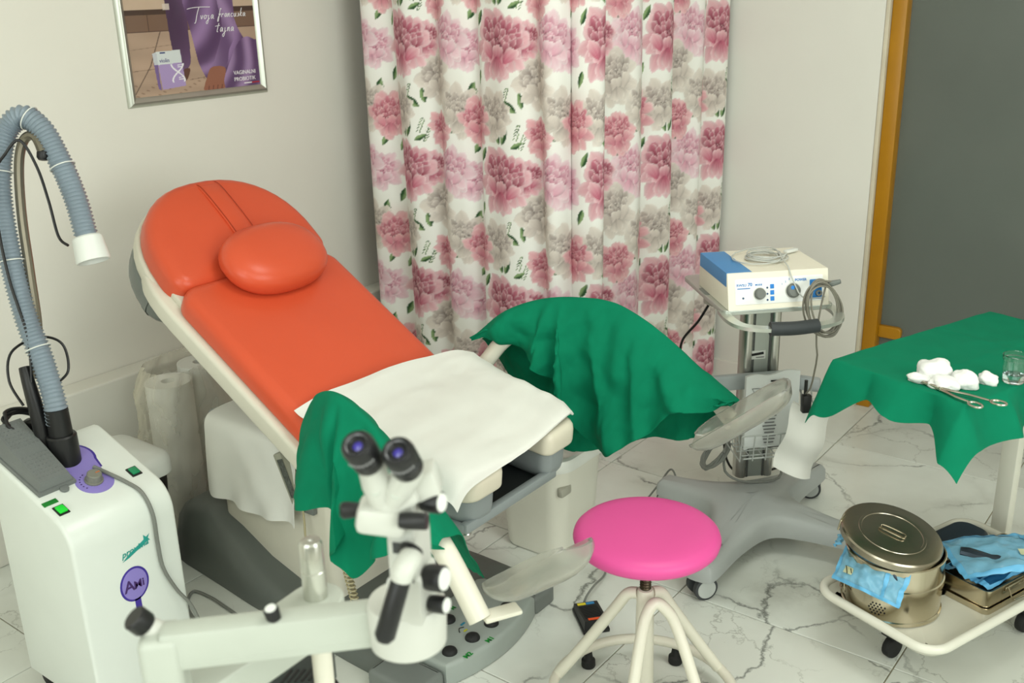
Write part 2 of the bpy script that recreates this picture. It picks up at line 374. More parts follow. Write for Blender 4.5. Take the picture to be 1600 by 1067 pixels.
def peony(C, x, y, cx, cy, R, pal, seed):
    rng = random.Random(seed); sel = np.nonzero((np.abs(x - cx) < R * 1.4) & (np.abs(y - cy) < R * 1.4))[0]
    if len(sel) == 0: return
    X, Y = (x[sel] - cx) / R, (y[sel] - cy) / R; c = C[sel]; dark, mid, light, edge = [np.array(lin(p)) for p in pal]
    tilt = rng.uniform(-.35, .35); ct, st_ = math.cos(tilt), math.sin(tilt); X, Y = X * ct + Y * st_, -X * st_ + Y * ct
    def P_(px, py, a, L, W, b0, b1, al=.97): petal(c, X, Y, px, py, a, L, W, np.clip(b0 * rng.uniform(.9, 1.1), 0, 1), np.clip(b1 * rng.uniform(.93, 1.05), 0, 1), edge, rng, al)
    o = rng.uniform(0, 6)
    for k in range(9): a = o + 2 * PI * k / 9 + rng.uniform(-.2, .2); P_(0, .05, a, rng.uniform(.78, 1.0), rng.uniform(.30, .40), mid, light, .93)
    for a in (-1.15, -2.0, -1.57, -.6, -2.6): P_(rng.uniform(-.1, .1), 0, a + rng.uniform(-.15, .15), rng.uniform(.82, 1.02), rng.uniform(.28, .38), mid * .8 + dark * .2, light)
    for k in range(9): a = o + .3 + 2 * PI * k / 9 + rng.uniform(-.2, .2); P_(0, .08, a, rng.uniform(.58, .74), rng.uniform(.24, .32), dark * .45 + mid * .55, light * .75 + mid * .25)
    for row, (yy, n, w, L) in enumerate(((.22, 5, .40, .46), (.12, 6, .46, .42), (.02, 6, .46, .38), (-.08, 5, .38, .34), (-.16, 4, .28, .30))):
        for k in rng.sample(range(n), n):
            fx = -w + 2 * w * k / (n - 1); a = PI / 2 - fx * 1.3 + rng.uniform(-.22, .22)
            P_(fx * .8, yy + rng.uniform(-.04, .04) - abs(fx) * .15, a, L * rng.uniform(.9, 1.15), rng.uniform(.13, .19), dark, (mid * .55 + light * .45) if row > 1 else (mid * .8 + light * .2))
    for fx, a, L, W in ((-.22, 2.05, .50, .26), (.24, 1.1, .50, .26), (.02, 1.57, .42, .30)): P_(fx, -.44, a + rng.uniform(-.12, .12), L, W, mid, light)
    for a in (-1.2, -1.95, -1.57): P_(0, -.30, a + rng.uniform(-.2, .2), rng.uniform(.42, .58), .24, mid * .85 + dark * .15, light)
    for k in range(5):
        q = (X - rng.uniform(-.22, .22)) ** 2 + (Y - rng.uniform(-.1, .2)) ** 2; m = sstep(.0016, .0004, q); c[:] = c * (1 - .75 * m[:, None]) + dark[None] * .5 * .75 * m[:, None]
    C[sel] = c
def leaf(C, x, y, cx, cy, ang, L, W, seed=0):
    sel = np.nonzero((np.abs(x - cx) < L * 1.1) & (np.abs(y - cy) < L * 1.1))[0]
    if len(sel) == 0: return
    dx, dy = x[sel] - cx, y[sel] - cy; ca, sa = math.cos(ang), math.sin(ang); u = (dx * ca + dy * sa) / L; v = (-dx * sa + dy * ca) / W
    prof = np.sin(np.clip(u, 0, 1) * PI) ** .8 * (1 - .35 * u); d = prof - np.abs(v); m = sstep(0, .12, d) * (u > 0) * (u < 1)
    g1, g2 = np.array(lin((48, 84, 50))), np.array(lin((142, 168, 118)))
    t = np.clip(.5 + .55 * np.sign(v) * sstep(0, .3, np.abs(v)) + .12 * np.sin((u * 2 + np.abs(v)) * 22), 0, 1)
    col = g1[None] * (1 - t[:, None]) + g2[None] * t[:, None]; a = m[:, None]; C[sel] = C[sel] * (1 - a) + col * a
def sprig(C, x, y, cx, cy, ang, L):
    for k in range(5):
        t = k / 5; px_, py_ = cx + math.cos(ang) * L * t, cy + math.sin(ang) * L * t
        for s_ in (-1, 1): leaf(C, x, y, px_, py_, ang + s_ * .6, L * .30, L * .045)
DARK = ((128, 36, 62), (192, 98, 122), (236, 192, 198), (246, 224, 226))
PINK = ((192, 116, 140), (222, 164, 182), (242, 216, 222), (249, 236, 238))
ROSE = ((156, 62, 84), (212, 130, 146), (236, 186, 190), (246, 218, 218))
BEIG = ((142, 128, 124), (198, 186, 178), (230, 220, 210), (242, 234, 227))
TW, TH = 0.50, 0.452
def paint_floral(U, Vv):
    C = np.tile(np.array(lin((246, 246, 240)))[None], (len(U), 1))
    x = np.mod(U, TW); y = np.mod(Vv, TH)
    def each(cx, cy, fn):
        for ox in (-TW, 0, TW):
            for oy in (-TH, 0, TH): fn(cx + ox, cy + oy)
    items = [(.43, .285, .084, PINK, 21), (.345, .320, .104, PINK, 1), (.270, .186, .106, BEIG, 2), (.400, .075, .098, BEIG, 3), (.085, .070, .098, BEIG, 4), (.475, .040, .094, ROSE, 5), (.285, .000, .084, ROSE, 6), (.215, .315, .076, DARK, 9), (.12, .305, .132, DARK, 8)]
    for cx, cy, R, pal, sd in items[:6]:
        def w(a, b):
            r = np.hypot(x - a, y - b - .02); m = sstep(R * 1.3, R * .6, r); blend(C, m, lin(pal[2]), .22)
        each(cx, cy, w)
    for (cx, cy, an, L) in ((.110, .425, 1.95, .066), (.122, .425, 1.22, .070), (.160, .415, .45, .05), (.262, .362, .95, .066), (.018, .22, -1.9, .06), (.185, .082, 2.5, .07), (.205, .095, 1.75, .06), (.355, .000, .55, .06), (.445, .38, 1.05, .06), (.455, .175, -1.9, .06), (.01, .36, 1.1, .06)):
        each(cx, cy, lambda a, b: leaf(C, x, y, a, b, an, L, L * .24))
    for (cx, cy, an) in ((.195, .41, 1.2), (.155, .165, -2.0), (.455, .155, -1.6), (.195, .045, -1.9)):
        each(cx, cy, lambda a, b: sprig(C, x, y, a, b, an, .055))
    for cx, cy, R, pal, sd in items: each(cx, cy, lambda a, b: peony(C, x, y, a, b, R, pal, sd))
    return np.clip(C, 0, 1)
def build_curtain():
    # rail: along X from near the left wall, round a corner, then along Y to the back wall
    base = [(0.06, 2.86), (0.12, 2.82), (0.30, 2.80), (0.6, 2.79), (0.9, 2.79), (1.0, 2.80), (1.045, 2.85), (1.055, 2.95), (1.055, 3.3), (1.055, 3.6), (1.06, 3.82)]
    q, _ = crom([(a, b, 0) for a, b in base], 60); q = np.array(q)[:, :2]; d = np.r_[0, np.cumsum(np.linalg.norm(np.diff(q, axis=0), axis=1))]
    S = np.linspace(0, d[-1], 4000); p = np.stack([np.interp(S, d, q[:, c]) for c in range(2)], 1)
    t = np.gradient(p, axis=0); t /= np.linalg.norm(t, axis=1, keepdims=True); n = np.stack([t[:, 1], -t[:, 0]], 1)
    # pleats: (centre s, depth, width), irregular; positive = towards the room
    pl = [(.06, .025, .05), (.17, -.03, .035), (.30, .026, .05), (.40, -.03, .03), (.47, .012, .04), (.56, -.035, .03), (.72, .022, .07), (.83, -.030, .03), (.91, .02, .045), (.985, -.075, .034), (1.07, .03, .04), (1.15, -.04, .032), (1.28, .025, .05), (1.40, -.035, .03), (1.52, .025, .05), (1.63, -.035, .03), (1.76, .025, .045), (1.86, -.03, .03), (1.95, .02, .04)]
    nz = 440; zs = np.r_[np.linspace(0.025, 1.72, nz), np.linspace(1.75, 2.60, 12)]
    off0 = sum(a * np.exp(-((S - c) / w) ** 2) for c, a, w in pl)
    wp = p + n * off0[:, None]; u = np.r_[0, np.cumsum(np.linalg.norm(np.diff(wp, axis=0), axis=1))]
    nu = int(u[-1] / .0040); us = np.linspace(0, u[-1], nu); Ss = np.interp(us, u, S)
    pp = np.stack([np.interp(Ss, S, p[:, c]) for c in range(2)], 1); nn = np.stack([np.interp(Ss, S, n[:, c]) for c in range(2)], 1)
    G = np.zeros((len(zs), nu, 3))
    for j, z in enumerate(zs):
        k = 1.0 + .18 * math.sin(z * 2.1)
        off = sum(a * (1.0 + .35 * (1.2 - z) * (1 if i % 2 else -.3)) * np.exp(-((Ss - c - .012 * math.sin(z * 1.7 + i)) / w) ** 2) for i, (c, a, w) in enumerate(pl)) * k
        xy = pp + nn * off[:, None]; G[j, :, 0] = xy[:, 0]; G[j, :, 1] = xy[:, 1]; G[j, :, 2] = z
    G[:, :, 1] = np.minimum(G[:, :, 1], 3.825); G[:, :, 0] = np.maximum(G[:, :, 0], 0.02)
    UU = np.tile(us[None] + CUR_U0, (len(zs), 1)).ravel(); VV = np.tile(zs[:, None] + CUR_V0, (1, nu)).ravel()
    colr = paint_floral(UU, VV)
    v = G.reshape(-1, 3); idx = np.arange(len(zs) * nu).reshape(len(zs), nu)
    f = np.stack([idx[:-1, :-1], idx[:-1, 1:], idx[1:, 1:], idx[1:, :-1]], -1).reshape(-1, 4)
    o0 = np.array((.55, 2.9, .025)); me = bpy.data.meshes.new('curtain'); me.from_pydata((v - o0).tolist(), [], f.tolist()); me.update()
    me.polygons.foreach_set('use_smooth', np.ones(len(f), bool))
    at = me.color_attributes.new('print', 'FLOAT_COLOR', 'POINT'); at.data.foreach_set('color', np.c_[colr, np.ones(len(colr))].astype(np.float32).ravel())
    me.materials.append(vcol_mat('printed_curtain_cloth', .8, .15, 700))
    o = bpy.data.objects.new('curtain_cloth', me); COL.objects.link(o)
    T = Thing('curtain', 'white curtain printed with pink and beige peonies, hung round the corner', 'curtain', tuple(o0)); o.parent = T.o
    rail, _ = crom([(a, b, 2.62) for a, b in base], 6)
    T.part('curtain_rail', MB().tube(rail, .012, 8), CHROME)
    T.part('rail_bracket', MB().cyl((.5, 2.79, 2.62), (.5, 2.79, 2.72), .008), CHROME)
    T.part('rail_bracket', MB().cyl((1.055, 3.3, 2.62), (1.055, 3.3, 2.72), .008), CHROME)
CUR_U0, CUR_V0 = -0.19, -0.245
build_curtain()

# ================================================================== framed poster on the left wall
def in_poly(x, y, P_):
    ins = np.zeros(len(x), bool); m = len(P_)
    for i in range(m):
        x0, y0 = P_[i]; x1, y1 = P_[(i + 1) % m]
        c = ((y0 > y) != (y1 > y)); xi = (x1 - x0) * (y - y0) / (y1 - y0 + 1e-12) + x0; ins ^= (c & (x < xi))
    return ins
def smooth_poly(P_, n=6): return [tuple(p[:2]) for p in crom([(a, b, 0) for a, b in P_], n, loop=True)[0]]
def build_poster():
    Y0, Y1, Z0, Z1 = 1.917, 2.486, 1.292, 2.10
    T = Thing('framed_poster', 'silver framed advertising poster with a lilac dress, hung on the left wall', 'poster', (XL, (Y0 + Y1) / 2, Z0))
    fr = .032; SIL = mat('silver_snap_frame', (186, 188, 178), .32, metal=.85, var=.03)
    prof = [(0, 0), (.006, .010), (.016, .015), (.026, .010), (fr, .004), (fr, 0)]
    def bar(a, b, inn):
        a, b, inn = V3(a), V3(b), V3(inn); d = nrm(b - a); rings = []
        for e, sgn in ((a, 1), (b, -1)): rings.append([e + inn * w + d * sgn * w + V3((1, 0, 0)) * (h + .001) for w, h in prof])
        return MB().loft(rings)
    x = XL
    T.part('frame_bar', bar((x, Y0, Z0), (x, Y1, Z0), (0, 0, 1)), SIL); T.part('frame_bar', bar((x, Y1, Z0), (x, Y1, Z1), (0, -1, 0)), SIL)
    T.part('frame_bar', bar((x, Y1, Z1), (x, Y0, Z1), (0, 0, -1)), SIL); T.part('frame_bar', bar((x, Y0, Z1), (x, Y0, Z0), (0, 1, 0)), SIL)
    # print: coordinates a (left to right, 0..1 over width) and b (upwards, in units of width)
    iw = Y1 - Y0 - 2 * fr + .004; ih = Z1 - Z0 - 2 * fr + .004; H = ih / iw
    n = 300; bs = np.r_[np.linspace(0, .60, 210), np.linspace(.62, H, 40)]; A, B = np.meshgrid(np.linspace(0, 1, n), bs); a = A.ravel(); b_real = B.ravel(); b = b_real / .62; b = np.where(b < .3, b, .3 + (b - .3) * .6)
    C = np.tile(np.array(lin((176, 150, 130)))[None], (len(a), 1))
    C *= (1 + .10 * np.sin(a * 7 + b * 13) * np.sin(b * 31 + 2))[:, None]
    g = lambda m, c, al=1.0: blend(C, m.astype(float), lin(c), al)
    g((b > .50) & (b < .625), (118, 92, 76)); g((b > .60) & (b < .63), (70, 52, 44)); g(b > .63, (196, 172, 150)); g((b > .50) & (b < .505), (90, 70, 60)); g((np.abs(a - .16) < .003) & (b > .505) & (b < .6), (86, 66, 56))
    def line(p, q, w, c, al=.8):
        p, q = np.array(p), np.array(q); d = q - p; L = np.linalg.norm(d); d = d / L; s = (a - p[0]) * d[0] + (b - p[1]) * d[1]; t = np.abs(-(a - p[0]) * d[1] + (b - p[1]) * d[0]); g((t < w) & (s > 0) & (s < L), c, al)
    line((.0, .03), (.24, .5), .004, (84, 66, 58)); line((0, .26), (.2, .27), .003, (110, 90, 78)); line((0, .40), (.35, .42), .002, (140, 118, 102)); line((.42, .13), (.62, .15), .003, (100, 80, 70)); line((.75, .45), (1, .40), .003, (120, 98, 84))
    g((b < .13) & (np.sin(a * 60 + b * 33) * np.sin(b * 90 + a * 22) > .8), (120, 92, 76), .6)
    def dress(P_, c0, c1, fr_, ph, ang=0.3):
        m = in_poly(a, b, smooth_poly(P_)); s = .5 + .5 * np.sin((a * math.cos(ang) + b * math.sin(ang)) * fr_ + ph + 2.2 * np.sin(b * 5 + a * 4)); s = s ** 1.5
        col = np.array(lin(c0))[None] * (1 - s[:, None]) + np.array(lin(c1))[None] * s[:, None]; C[m] = col[m]
    # far arm, torso, skirt, raised knee, near arm
    dress([(.30, 1.0), (.30, .62), (.31, .42), (.33, .32), (.38, .22), (.44, .30), (.45, .48), (.46, .7), (.44, 1.0)], (70, 48, 76), (112, 84, 122), 14, 0)
    g(in_poly(a, b, smooth_poly([(.385, .24), (.37, .15), (.385, .12), (.41, .16), (.43, .24)])), (92, 58, 48))
    dress([(.43, 1.0), (.43, .7), (.47, .48), (.52, .22), (.60, .06), (.80, .02), (1.05, .0), (1.05, .30), (.9, .42), (.82, .60), (.80, 1.0)], (86, 60, 98), (150, 120, 166), 26, 1.0, -.7)
    dress([(.70, .0), (.74, .24), (.82, .38), (.90, .435), (.97, .42), (1.05, .36), (1.05, 0)], (92, 66, 106), (158, 130, 172), 40, .5, -.15)
    dress([(.70, 1.0), (.70, .70), (.72, .55), (.70, .44), (.60, .24), (.62, .21), (.72, .24), (.76, .36), (.81, .44), (.83, .6), (.82, 1.0)], (104, 78, 118), (156, 128, 170), 22, 2.0, .2)
    g(in_poly(a, b, smooth_poly([(.60, .235), (.55, .12), (.53, .06), (.53, .0), (.68, .0), (.69, .08), (.71, .22)])), (150, 98, 78))
    for k in range(4): line((.555 + .035 * k, -.02), (.565 + .036 * k, .05), .004, (100, 62, 50))
    g((b > .625) & (b < .66) & (a > .28) & (a < .33), (214, 200, 190), .8)
    # carton
    g(in_poly(a, b, [(.160, .372), (.190, .382), (.195, .05), (.175, .07)]), (120, 98, 150)); g(in_poly(a, b, [(.19, .382), (.37, .385), (.385, .075), (.205, .055)]), (170, 148, 196))
    g(in_poly(a, b, [(.19, .382), (.37, .385), (.373, .308), (.194, .303)]), (214, 220, 220)); g(in_poly(a, b, [(.160, .372), (.19, .382), (.193, .305), (.165, .305)]), (196, 200, 206))
    for k in range(60):
        t = k / 59; yy = .302 - .18 * t
        line((.335 - .045 * math.cos(t * PI * 1.1), yy), (.335 - .045 * math.cos((t + .018) * PI * 1.1), yy - .0034), .006, (236, 234, 240), 1.0); line((.335 + .045 * math.cos(t * PI * 1.1), yy), (.335 + .045 * math.cos((t + .018) * PI * 1.1), yy - .0034), .006, (236, 234, 240), 1.0)
    for yy in (.29, .27, .165, .145): line((.335, yy), (.38, yy + .003), .004, (236, 234, 240), 1)
    C = np.clip(C, 0, 1)
    xx = XL + .006; v = np.stack([np.full(len(a), xx), Y0 + fr - .002 + a * iw, Z0 + fr - .002 + b_real * iw], 1)
    ni, nj = n, len(bs); idx = np.arange(ni * nj).reshape(nj, ni); f = np.stack([idx[:-1, :-1], idx[:-1, 1:], idx[1:, 1:], idx[1:, :-1]], -1).reshape(-1, 4)
    me = bpy.data.meshes.new('poster_print'); me.from_pydata([tuple(T.I @ Vector(p)) for p in v], [], f.tolist()); me.update()
    at = me.color_attributes.new('print', 'FLOAT_COLOR', 'POINT'); at.data.foreach_set('color', np.c_[C, np.ones(len(C))].astype(np.float32).ravel())
    me.materials.append(vcol_mat('poster_paper', .35, coat=.2, spec=.4)); pr = bpy.data.objects.new('poster_print', me); COL.objects.link(pr); pr.parent = T.o
    INK = mat('white_print', (236, 232, 236), .5); O = lambda p, q: (xx, Y0 + fr - .002 + p * iw, Z0 + fr - .002 + q * iw)
    AB = ((0, 1, 0), (0, 0, 1), (1, 0, 0))
    # handwritten line as brush strokes
    def stroke(mb, pts, w=.0022):
        q, _ = crom([O(p, r) for p, r in pts], 5); mb.tube([(xx + .0012, p[1], p[2]) for p in q], w * iw / .5 * .55, 5)
    sc = MB(); stroke(sc, [(.46, .520), (.50, .527), (.57, .530), (.64, .528)]); stroke(sc, [(.555, .530), (.535, .49), (.515, .437), (.505, .432)])
    def word(x0, y0, txt, k=.030, sh=.25):
        shp = {'v': [[(0, .6), (.25, 0), (.5, .6)]], 'o': [[(.5, .5), (.2, .6), (0, .3), (.2, 0), (.5, .2), (.5, .5), (.75, .5)]], 'w': [[(0, .6), (.15, 0), (.35, .5), (.5, 0), (.7, .6)]], 'j': [[(.2, .6), (.2, -.4), (0, -.8), (-.2, -.5), (.5, .1)]], 'a': [[(.5, .55), (.2, .6), (0, .25), (.2, 0), (.5, .5), (.5, .1), (.7, 0)]],
               'f': [[(.6, 1.4), (.35, 1.5), (.2, .6), (.1, -.6), (-.1, -.7), (0, 0), (.5, .5)], [(0, .5), (.5, .6)]], 'r': [[(0, 0), (.1, .6), (.2, .45), (.5, .6)]], 'n': [[(0, .6), (0, 0), (.1, .4), (.35, .6), (.4, .1), (.6, 0)]], 'c': [[(.5, .5), (.2, .6), (0, .3), (.2, 0), (.55, .1)]], 'u': [[(0, .6), (0, .1), (.3, 0), (.5, .6), (.5, .1), (.65, 0)]], 's': [[(.1, 0), (.4, .1), (.3, .6), (.55, .1)]], 'k': [[(0, 0), (.2, 1.5)], [(.5, .65), (.1, .35), (.55, 0)]], 't': [[(.35, 1.3), (.1, .1), (.3, 0)], [(-.4, .85), (.6, .95)]]}
        for ch in txt:
            for st in shp.get(ch, []): stroke(sc, [(x0 + (p + r * sh) * k, y0 + r * k * 1.15) for p, r in st])
            x0 += k * .82
    word(.555, .455, 'voja', .034, .3); word(.700, .462, 'francuska', .031, .3); word(.672, .370, 'tajna', .036, .3)
    T.part('handwritten_slogan', sc, INK, pr)
    tx = text_mb('VAGINALNI', .0185, O(.775, .083), *AB, bold=.0001); tx.join(text_mb('PROBIOTIK', .0185, O(.775, .040), *AB, bold=.0001)); T.part('slogan_lettering', tx, INK, pr, smooth=False)
    T.part('flag_bar', MB().box(O(.89, .022), (.0012, .034, .004)), INK, pr); T.part('flag_bar', MB().box(O(.955, .022), (.0012, .034, .004)), mat('red_print', (176, 38, 52), .5), pr)
    bx = text_mb('violin', .018, O(.205, .203), *AB); T.part('carton_lettering', bx, mat('grey_violet_print', (110, 104, 150), .5), pr, smooth=False)
    bx = MB().box(O(.235, .262), (.0010, .020, .004)); T.part('carton_mark', bx, mat('navy_print', (40, 48, 110), .5), pr, smooth=False)
build_poster()
# ================================================================== gynaecological examination chair
YC = 1.78
ORANGE = mat('orange_vinyl', (214, 86, 54), .31, var=.025, vscale=5, bump=.12, bscale=420, spec=.45)
GREYP = mat('grey_moulded_plastic', (116, 121, 117), .42, var=.04)
GREYL = mat('light_grey_plastic', (158, 166, 160), .4, var=.03)
GREYM = mat('mid_grey_shell', (140, 147, 148), .35, var=.03)
SEATC = mat('cream_vinyl', (220, 214, 194), .4, var=.03)
CL = mat('clear_smoky_plastic', (222, 221, 213), .12, trans=.8, var=.05, ior=1.4)
ch = Thing('examination_chair', 'reclined gynaecological examination chair with orange vinyl upholstery', 'examination chair', (.95, YC, 0))
tB, nB = V3((-.852, 0, .523)), V3((.523, 0, .852)); tH, nH = V3((-.743, 0, .669)), V3((.669, 0, .743)); AY = V3((0, 1, 0))
def dshape(hw, h, rb=.05, n=22, k=2.3):
    out = [(hw - rb + rb * math.cos(a), rb + rb * math.sin(a)) for a in np.linspace(-PI / 2, 0, 6)]
    for a in np.linspace(0, PI, n)[0:]:
        c, s = math.cos(a), math.sin(a); y0 = h * .22; out.append((hw * math.copysign(abs(c) ** (2 / k), c), y0 + (h - y0) * abs(s) ** (2 / k)))
    out += [(-hw + rb + rb * math.cos(a), rb + rb * math.sin(a)) for a in np.linspace(PI, 1.5 * PI, 6)]
    return out
O_b = V3((1.11, YC, .63)) - nB * .07
ch.part('backrest', MB().pad(rrect(-.268, .268, -.06, .545, (.05, .06, .06, .05), 7), O_b, AY, tB, nB, .07, .032, .006), ORANGE)
O_h = V3((.655, YC + .014, .905)) - nH * .085
hd = ch.part('headrest', MB().pad(dshape(.269, .345), O_h, AY, tH, nH, .085, .034, .008), ORANGE)
# retaining strap across the headrest
st = []
for k, (b_, h_) in enumerate([(.02, .087), (.08, .093), (.17, .096), (.26, .092), (.305, .086), (.335, .066), (.347, .04), (.347, 0.0)]): st.append([O_h + AY * (a_ + .016) + tH * b_ + nH * (h_ + e_) for a_, e_ in ((-.036, -.012), (-.036, .002), (-.030, .004), (.030, .004), (.036, .002), (.036, -.012))])
sp = ch.part('strap', MB().loft(st), ORANGE, hd)
for s_ in (-1, 1): ch.part('stitching', MB().tube([O_h + AY * (.016 + s_ * .0315) + tH * b_ + nH * (h_ + .0052) for b_, h_ in ((.02, .087), (.08, .093), (.17, .096), (.26, .092), (.305, .086), (.33, .07))], .0011, 5, smooth=4), mat('dark_orange_thread', (170, 58, 30), .7), sp)
# cream carrier shell under both cushions, grey cover behind the head end
so_ = [(.288 - .035 + .035 * math.cos(a), -.105 + .035 * math.sin(a)) for a in np.linspace(-PI / 2, 0, 6)] + [(.288, .2)]
so_ += [(.288 * math.copysign(abs(math.cos(a)) ** .8, math.cos(a)), .50 + .325 * math.sin(a) ** .8) for a in np.linspace(0, PI, 26)] + [(-.288, .2)]
so_ += [(-.288 + .035 + .035 * math.cos(a), -.105 + .035 * math.sin(a)) for a in np.linspace(PI, 1.5 * PI, 6)]
shell = MB().pad(so_, O_b - nB * .052, AY, tB, nB, .056, .012, rb=.012)
shell.pad(dshape(.276, .350), O_h - nH * .055 - tH * .0, AY, tH, nH, .062, .010, rb=.03)
ch.part('carrier_shell', shell, CREAM)
ch.part('rear_cover', MB().pad(dshape(.282, .330, .09), O_h - nH * .135 + tH * .0, AY, tH, nH, .10, .015, rb=.06), GREYP)
ch.part('gap_filler', MB().box(O_b + tB * .55 + nB * .012, (.05, .50, .02), .004, Matrix.Rotation(math.radians(31.5), 3, 'Y')), CREAM)
# seat: cream cushion with a cut-out in front, grey pan beneath
def seat_out(hw0, hw1, x0, x1, nw, nd, r):
    L_ = [(-hw0, x0), (-hw1, x1 - r)] ; out = []
    def arc(cx_, cy_, rr, a0, a1, n=7): out.extend((cx_ + rr * math.cos(a), cy_ + rr * math.sin(a)) for a in np.linspace(a0, a1, n))
    out.append((hw0, x0)); arc(hw1 - r, x1 - r, r, 0, PI / 2); arc(nw + r * .6, x1 - r * .6, r * .6, PI / 2, PI)
    out.append((nw, x1 - nd + nw)); arc(0, x1 - nd + nw, nw, 0, -PI, 13)
    out.append((-nw, x1 - r * .6)); arc(-nw - r * .6, x1 - r * .6, r * .6, 0, PI / 2); arc(-hw1 + r, x1 - r, r, PI / 2, PI); out.append((-hw0, x0))
    # densify
    q = []
    for i in range(len(out)):
        p0, p1 = np.array(out[i]), np.array(out[(i + 1) % len(out)]); d = np.linalg.norm(p1 - p0)
        if d < 1e-6: continue
        m_ = max(1, int(d / .04)); q += [tuple(p0 + (p1 - p0) * k / m_) for k in range(m_)]
    return q
XS, NS = nrm((1, 0, -.10)), nrm((.10, 0, 1))
ch.part('seat_cushion', MB().pad(seat_out(.262, .222, 0, .455, .085, .22, .045), (1.125, YC, .575), AY, XS, NS, .065, .024, convex=False), SEATC)
ch.part('seat_pan', MB().pad(seat_out(.245, .205, 0, .44, .10, .24, .05), (1.12, YC, .485), AY, XS, NS, .10, .01, convex=False, rb=.045), GREYM)
ch.part('lift_bracket', MB().box((1.0, YC, .50), (.42, .26, .09), .02), GREYM)
# waste tray pulled out under the seat
tr = ch.part('drain_tray', MB().box((1.37, YC - .03, .455), (.36, .335, .008), .003), mat('dark_tray_liner', (38, 42, 42), .3, var=.2, vscale=14))
rim = MB()
for p, d in (((1.547, YC - .03, .464), (.022, .36, .026)), ((1.37, YC - .205, .464), (.36, .014, .022)), ((1.37, YC + .145, .464), (.36, .014, .022))): rim.box(p, d, .005)
ch.part('tray_rim', rim, GREYM, tr)
ch.part('tray_knob', MB().cyl((1.54, YC - .19, .44), (1.54, YC - .19, .455), .012, .008, 14, .003), CHROME, tr)
# pedestal and base
pd = ch.part('pedestal', MB().pad(rrect(.575, 1.045, YC - .163, YC + .163, .03, 6), (0, 0, .05), (1, 0, 0), (0, 1, 0), (0, 0, 1), .445, .02, .002, rb=.002), CREAM)
for k in (0, 1): ch.part('screw', MB().cyl((1.045, YC - .02 + .014 * k, .125), (1.0475, YC - .02 + .014 * k, .125), .003, n=10), BLACK, pd)
rings = []
for x_, z_, hw in ((.375, .05, .20), (.385, .12, .215), (.41, .175, .225), (.45, .20, .232), (.55, .205, .24), (.66, .165, .25), (.78, .105, .262), (.90, .07, .27), (1.02, .055, .275), (1.2, .05, .285), (1.32, .045, .288), (1.345, .03, .286)):
    q = [(-hw, 0.0), (-hw + .004, z_ * .55), (-hw + .018, z_ * .85), (-hw + .045, z_), (-hw * .5, z_ + .004), (0, z_ + .005), (hw * .5, z_ + .004), (hw - .045, z_), (hw - .018, z_ * .85), (hw - .004, z_ * .55), (hw, 0.0)]
    rings.append([V3((x_, YC + a_, b_ + .001)) for a_, b_ in q])
R2 = []
for i in range(len(rings) - 1):
    for t_ in (0, .33, .66): R2.append([rings[i][k] * (1 - t_) + rings[i + 1][k] * t_ for k in range(11)])
R2.append(rings[-1])
ch.part('base_cover', MB().loft(R2), mat('dark_grey_base', (96, 101, 96), .42, var=.04), angle=50)
ch.part('lift_cylinder', MB().cyl((.545, 1.665, .40), (.545, 1.665, .49), .032, n=22, bev=.01), GREYM)
# foot control panel
def arcfront(y0, y1, xb, xf, bul, r=.02, n=14):
    f_ = [(xf + bul * (1 - (2 * k / n - 1) ** 2), y0 + (y1 - y0) * k / n) for k in range(n + 1)]
    return [(xb + r, y0), (xf - .02, y0)] + [(a_, b_) for a_, b_ in f_[0:]] + [(xf - .02, y1), (xb + r, y1), (xb, y1 - r), (xb, y0 + r)]
pn = ch.part('foot_control_panel', MB().pad(arcfront(1.565, 1.935, 1.285, 1.475, .035), (0, 0, .002), (1, 0, 0), (0, 1, 0), (0, 0, 1), .062, .012, convex=False, rb=.002), GREYL)
for y0, y1, rl in ((1.455, 1.560, 1), (1.940, 2.045, 0)):
    ch.part('side_kick_pad', MB().pad(rrect(1.31, 1.475, y0, y1, (.012, .03, .012, .012) if not rl else (.03, .012, .012, .012)), (0, 0, .002), (1, 0, 0), (0, 1, 0), (0, 0, 1), .05, .014, rb=.002), GREYP)
dome = [(0, .0195), (.004, .0195), (.009, .0175), (.013, .012), (.0145, .005), (.0147, .0004)]
for x_, y_ in ((1.447, 1.613), (1.457, 1.691), (1.457, 1.769), (1.447, 1.850), (1.355, 1.715), (1.355, 1.80)):
    bt = ch.part('push_button', MB().lathe(dome, (x_, y_, .063), n=18), BLACK_SOFT, pn)
INKG = mat('green_print', (26, 140, 52), .5); INKK = mat('black_print', (20, 20, 20), .5); INKY = mat('yellow_print', (196, 196, 40), .5); INKB = mat('teal_print', (30, 130, 160), .5)
Bx, Ax = (-1, 0, 0), (0, 1, 0)
def ptext(t, x_, y_, sz, m): ch.part('panel_lettering', text_mb(t, sz, (x_, y_, .064), Ax, Bx, (0, 0, 1), off=.0008, bold=.0006, align='CENTER'), m, pn, smooth=False)
ptext('M2', 1.499, 1.63, .020, INKG); ptext('M1', 1.503, 1.712, .020, INKG); ptext('M', 1.335, 1.765, .018, INKG)
for x_, y_ in ((1.405, 1.62), (1.415, 1.70)):
    ch.part('panel_symbol', MB().tube([(x_, y_ - .01, .0652), (x_ - .012, y_ + .002, .0652), (x_ - .006, y_ + .014, .0652)], .0012, 5, smooth=4), INKK, pn)
    ch.part('panel_symbol', MB().box((x_ + .006, y_ + .006, .0648), (.005, .012, .0012)), INKY, pn); ch.part('panel_symbol', MB().box((x_ - .018, y_ + .024, .0648), (.005, .016, .0012)), INKB, pn)
